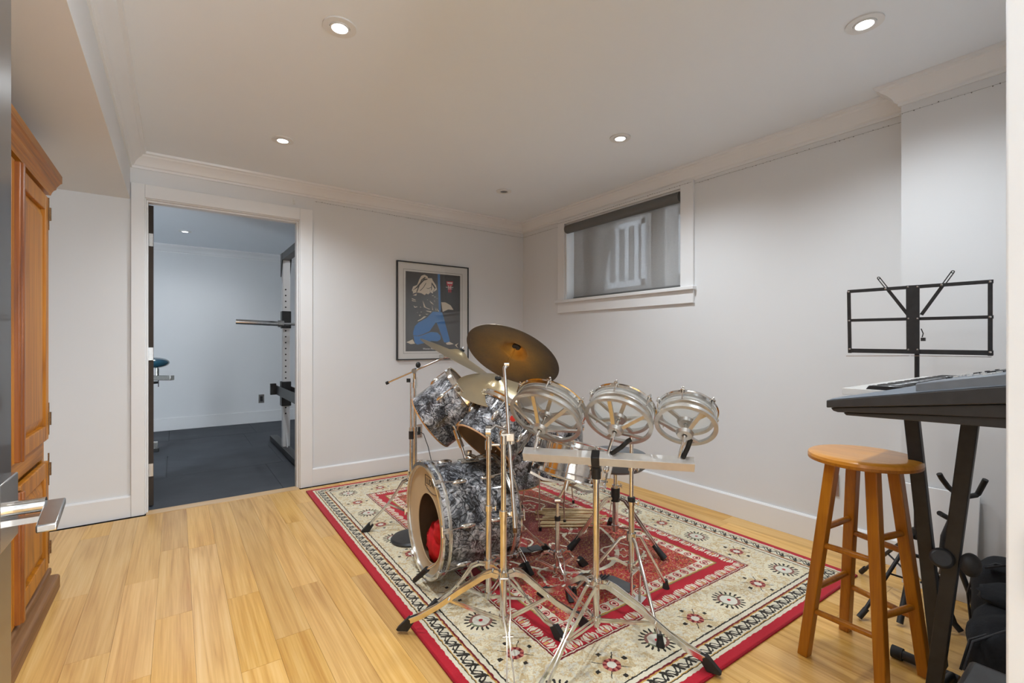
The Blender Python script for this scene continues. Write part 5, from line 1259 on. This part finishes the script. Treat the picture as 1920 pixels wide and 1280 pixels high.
# =================================================================== GUITAR STAND
gs = thing('guitar_stand', (2.70, 0.52, 0), 'black tubular instrument stand with curved padded arms by the wall', 'stand')
G = lambda u, v, t=2.03: T(u, v, t)
MB().tube([G(1771, 1060), G(1766, 1035), G(1769, 1005), G(1781, 978), G(1790, 950), G(1800, 926)], 0.0105, 14).build('stem', M['black'], gs)
MB().tube([G(1761, 888, 1.99), G(1766, 897, 1.99), G(1778, 913, 2.0), G(1792, 924), G(1812, 931), G(1830, 928, 2.02), G(1842, 914, 2.0), G(1851, 890, 1.98)][0:6]+[G(1834, 925, 2.02), G(1848, 899, 1.99)], 0.0105, 14).build('upper_yoke', M['rubber'], gs)
MB().tube([G(1762, 962, 1.98), G(1776, 970), G(1790, 976), G(1806, 975)], 0.0105, 14).build('lower_yoke', M['rubber'], gs)
hubg = G(1772, 1058); hz_ = hubg.z
MB().tube([hubg-UP*0.03, hubg+UP*0.03], 0.019, 16).build('hub', M['black'], gs)
for a, b in ((G(1712, 1040, 2.0), PZ(1687, 1168, 0.012)), ):
    lg = MB().tube([hubg, a, b], 0.0115, 14).build('leg', M['black'], gs)
lg = MB().tube([hubg, G(1800, 1066, 2.0), PZ(1838, 1165, 0.012)], 0.0105, 14).build('leg', M['black'], gs)
lg = MB().tube([hubg, V((2.845, 0.62, 0.012))], 0.0105, 14).build('leg', M['black'], gs)
MB().tube([G(1708, 1062, 2.0), G(1728, 1090, 2.02), G(1772, 1075)], 0.004, 8).build('brace', M['oldchrome'], gs)

# white panel leaning on the near wall
wp = thing('white_panel', (2.90, 0.60, 0), 'flat white panel leaning upright against the wall behind the stands', 'panel')
MB().polypts([V((2.865, 0.742, 0.0)), V((2.865, 0.485, 0.0)), V((2.905, 0.475, 0.478)), V((2.905, 0.742, 0.478))], V((0.014, 0, 0.0))).build('board', M['trim'], wp, bevel=0.002)

# =================================================================== BAGS
def sbox(c, h, n=2.6, seg=20, ring=14, wob=0.02):
    mb = MB(); vs = []
    f = lambda v_, e_: math.copysign(abs(v_)**e_, v_)
    for i in range(ring+1):
        th_ = -PI/2+PI*i/ring
        for k in range(seg):
            ph = 2*PI*k/seg; e_ = 2/n
            x_, y_, z_ = f(math.cos(th_), e_)*f(math.cos(ph), e_), f(math.cos(th_), e_)*f(math.sin(ph), e_), f(math.sin(th_), e_)
            k_ = 1+wob*math.sin(x_*7+y_*5)*math.sin(z_*6+x_*3)
            vs.append((c[0]+h[0]*x_*k_, c[1]+h[1]*y_*k_, max(c[2]-h[2], c[2]+h[2]*z_*k_)))
    return mb.add(vs, [(i*seg+k, i*seg+(k+1) % seg, (i+1)*seg+(k+1) % seg, (i+1)*seg+k) for i in range(ring) for k in range(seg)])
bk = thing('backpack', (2.66, 0.31, 0), 'black backpack standing upright at right, behind the soft bag', 'bag')
sbox((2.66, 0.30, 0.150), (0.125, 0.155, 0.150), 4, 28, 20).build('main_body', M['fabric'], bk, angle=60)
sbox((2.535, 0.275, 0.130), (0.045, 0.115, 0.105), 4, 24, 16).build('front_pocket', M['fabric'], bk, angle=60)
MB().tube([(2.60, 0.452, 0.03), (2.60, 0.462, 0.15), (2.60, 0.44, 0.26), (2.60, 0.38, 0.302), (2.60, 0.25, 0.305)], 0.004, 8).build('zip', M['zip'], bk)
MB().strip([V((2.56, 0.40, 0.29)), V((2.54, 0.33, 0.335)), V((2.54, 0.24, 0.33)), V((2.56, 0.20, 0.295))], 0.006, 0.026, V((0, 0, 1))).build('carry_handle', M['fabric'], bk)
MB().tube([(2.492, 0.36, 0.06), (2.487, 0.355, 0.16), (2.490, 0.31, 0.20), (2.487, 0.22, 0.20)], 0.0025, 6).build('pocket_piping', M['rubber'], bk)
gb_ = thing('soft_case', (2.25, 0.28, 0), 'black soft instrument bag lying in front of the backpack', 'bag')
sbox((2.30, 0.258, 0.128), (0.20, 0.142, 0.128), 3.2, 32, 18, 0.05).build('body', M['fabric'], gb_, angle=60)
sbox((2.40, 0.265, 0.262), (0.10, 0.13, 0.025), 3, 24, 10, 0.08).build('flap', M['fabric'], gb_, angle=60)
MB().tube([(2.06, 0.375, 0.11), (2.10, 0.36, 0.195), (2.16, 0.29, 0.245), (2.18, 0.2, 0.255)], 0.004, 8).tube([(2.075, 0.385, 0.10), (2.115, 0.37, 0.19), (2.175, 0.295, 0.243), (2.20, 0.2, 0.255)], 0.004, 8).build('zip', M['zip'], gb_)
MB().strip([V((2.03, 0.33, 0.13)), V((1.995, 0.30, 0.16)), V((1.995, 0.24, 0.16)), V((2.03, 0.20, 0.13))], 0.006, 0.022, V((0, 0, 1))).build('handle', M['rubber'], gb_)
hc_ = thing('hard_case', (1.67, 0.22, 0), 'black moulded hard case at the bottom right corner of the picture', 'case')
MB().box((1.47, 0.105, 0.0), (1.885, 0.330, 0.135)).build('base_shell', M['plastic'], hc_, bevel=0.012, seg=3)
MB().box((1.47, 0.105, 0.143), (1.885, 0.330, 0.243)).build('lid', M['plastic'], hc_, bevel=0.014, seg=3)
MB().box((1.462, 0.098, 0.128), (1.893, 0.338, 0.150)).build('rim_band', M['vinyl'], hc_, bevel=0.003)
MB().box((1.50, 0.125, 0.243), (1.86, 0.315, 0.2465)).build('lid_panel', M['vinyl'], hc_, bevel=0.002)
for x_ in (1.56, 1.80): MB().box((x_-0.022, 0.330, 0.11), (x_+0.022, 0.346, 0.175)).tube([(x_-0.015, 0.348, 0.13), (x_+0.015, 0.348, 0.13)], 0.005, 10).build('latch', M['steel'], hc_, bevel=0.002)
MB().box((1.888, 0.19, 0.115), (1.905, 0.25, 0.17)).build('latch', M['plastic'], hc_, bevel=0.002)

# =================================================================== GYM EQUIPMENT
pr_ = thing('power_rack', (0.96, 5.42, 0), 'white and black weight rack standing in the gym', 'rack')
ux = 0.945; uy = 5.42
up_ = MB().box((ux-0.035, uy-0.035, 0.06), (ux+0.035, uy+0.035, 2.12)).build('upright', M['trim'], pr_, bevel=0.003)
for i in range(26):
    z = 0.42+i*0.062
    if 0.52 < z < 0.78 or 1.30 < z < 1.50 or z > 1.75: continue
    MB().tube([(ux-0.008, uy-0.0362, z), (ux-0.008, uy-0.034, z)], 0.008, 10).build('hole', M['dark'], up_)
MB().box((ux-0.045, 4.55, 0.012), (ux+0.035, 6.15, 0.072)).build('base_rail', M['black'], pr_, bevel=0.004)
for sg in (-1, 1): MB().prism([(sg*0.034, 0.072), (sg*0.09, 0.072), (sg*0.034, 0.22)], V((ux-0.004, uy, 0)), V((0, 1, 0)), UP, V((0.008, 0, 0))).build('gusset', M['trim'], pr_)
MB().box((ux-0.042, uy-0.9, 2.03), (ux+0.03, uy+0.02, 2.10)).prism([(0.04, 2.10), (0.04, 1.86), (-0.05, 2.03), (-0.05, 2.10)], V((ux-0.045, uy, 0)), V((0, 1, 0)), UP, V((0.008, 0, 0))).prism([(0.04, 2.10), (0.04, 1.86), (-0.05, 2.03), (-0.05, 2.10)], V((ux+0.04, uy, 0)), V((0, 1, 0)), UP, V((0.008, 0, 0))).build('top_beam', M['plastic'], pr_)
MB().box((ux-0.045, uy-0.05, 1.315), (ux+0.043, uy+0.045, 1.495)).prism([(0.0, 0), (-0.05, 0.0), (-0.035, -0.03), (0.0, -0.03)], V((ux-0.02, uy-0.12, 1.345)), V((1, 0, 0)), UP, V((0, 0.03, 0))).build('bar_catch', M['black'], pr_, bevel=0.004)
MB().box((ux-0.05, uy-0.052, 0.50), (ux+0.043, uy+0.048, 0.755)).build('safety_bracket', M['black'], pr_, bevel=0.004)
MB().box((ux-0.06, uy-0.85, 0.60), (ux-0.051, uy+0.25, 0.70)).box((ux+0.045, uy-0.85, 0.60), (ux+0.053, uy+0.1, 0.70)).build('safety_arm', M['plastic'], pr_, bevel=0.003)
MB().box((ux-0.115, uy+0.20, 0.60), (ux-0.06, uy+0.25, 0.72)).build('safety_end', M['black'], pr_)
bb_ = thing('barbell', (0.7, 5.34, 1.36), 'chrome barbell resting on the gym rack', 'barbell')
q0 = T(427, 607, 5.32); q1 = T(508, 609, 5.24); yy = 5.33
MB().tube([(q0.x, yy, 1.372), (q1.x-0.01, yy, 1.360)], 0.0255, 20).build('sleeve', M['chrome'], bb_)
MB().tube([(q1.x-0.01, yy, 1.360), (q1.x+0.045, yy, 1.359)], 0.036, 20).build('collar', M['steel'], bb_)
MB().tube([(q1.x+0.04, yy, 1.359), (2.2, yy, 1.350)], 0.0145, 16).build('bar', M['steel'], bb_)
# padded machine part peeking past the gym door
mc = thing('exercise_bench', (-0.25, 6.0, 0), 'padded exercise machine mostly hidden behind the open gym door', 'gym machine')
K = lambda u, v, t=5.0: T(u, v, t)
pdc = K(292, 680)
MB().ell(pdc-RT*0.02, RT*0.125, FW*0.16, UP*0.058, 28, 16).build('pad', M['teal'], mc)
MB().tube([K(294, 688), K(294, 706)], 0.012, 12).build('pad_post', M['oldchrome'], mc)
MB().obox(K(290, 708), RT*0.19, FW*0.03, UP*0.026).build('seat_arm', M['oldchrome'], mc, bevel=0.004)
MB().tube([K(297, 690), K(297, 725)], 0.004, 8).obox(K(288, 717), RT*0.03, FW*0.03, UP*0.012).build('lever', M['black'], mc)
ft_ = K(286, 820, 5.0)
MB().box((ft_.x-0.05, ft_.y-0.04, 0.0), (ft_.x+0.045, ft_.y+0.04, 0.10)).box((ft_.x-0.05, ft_.y-0.03, 0.10), (ft_.x+0.0, ft_.y+0.03, 1.0)).build('frame', M['oldchrome'], mc, bevel=0.004)
MB().box((ft_.x-0.02, ft_.y-0.045, 0.0), (ft_.x+0.055, ft_.y+0.045, 0.035)).build('rubber_foot', M['rubber'], mc, bevel=0.004)

# tidy up helper property
for o in bpy.data.objects:
    if 'org' in o.keys(): del o['org']
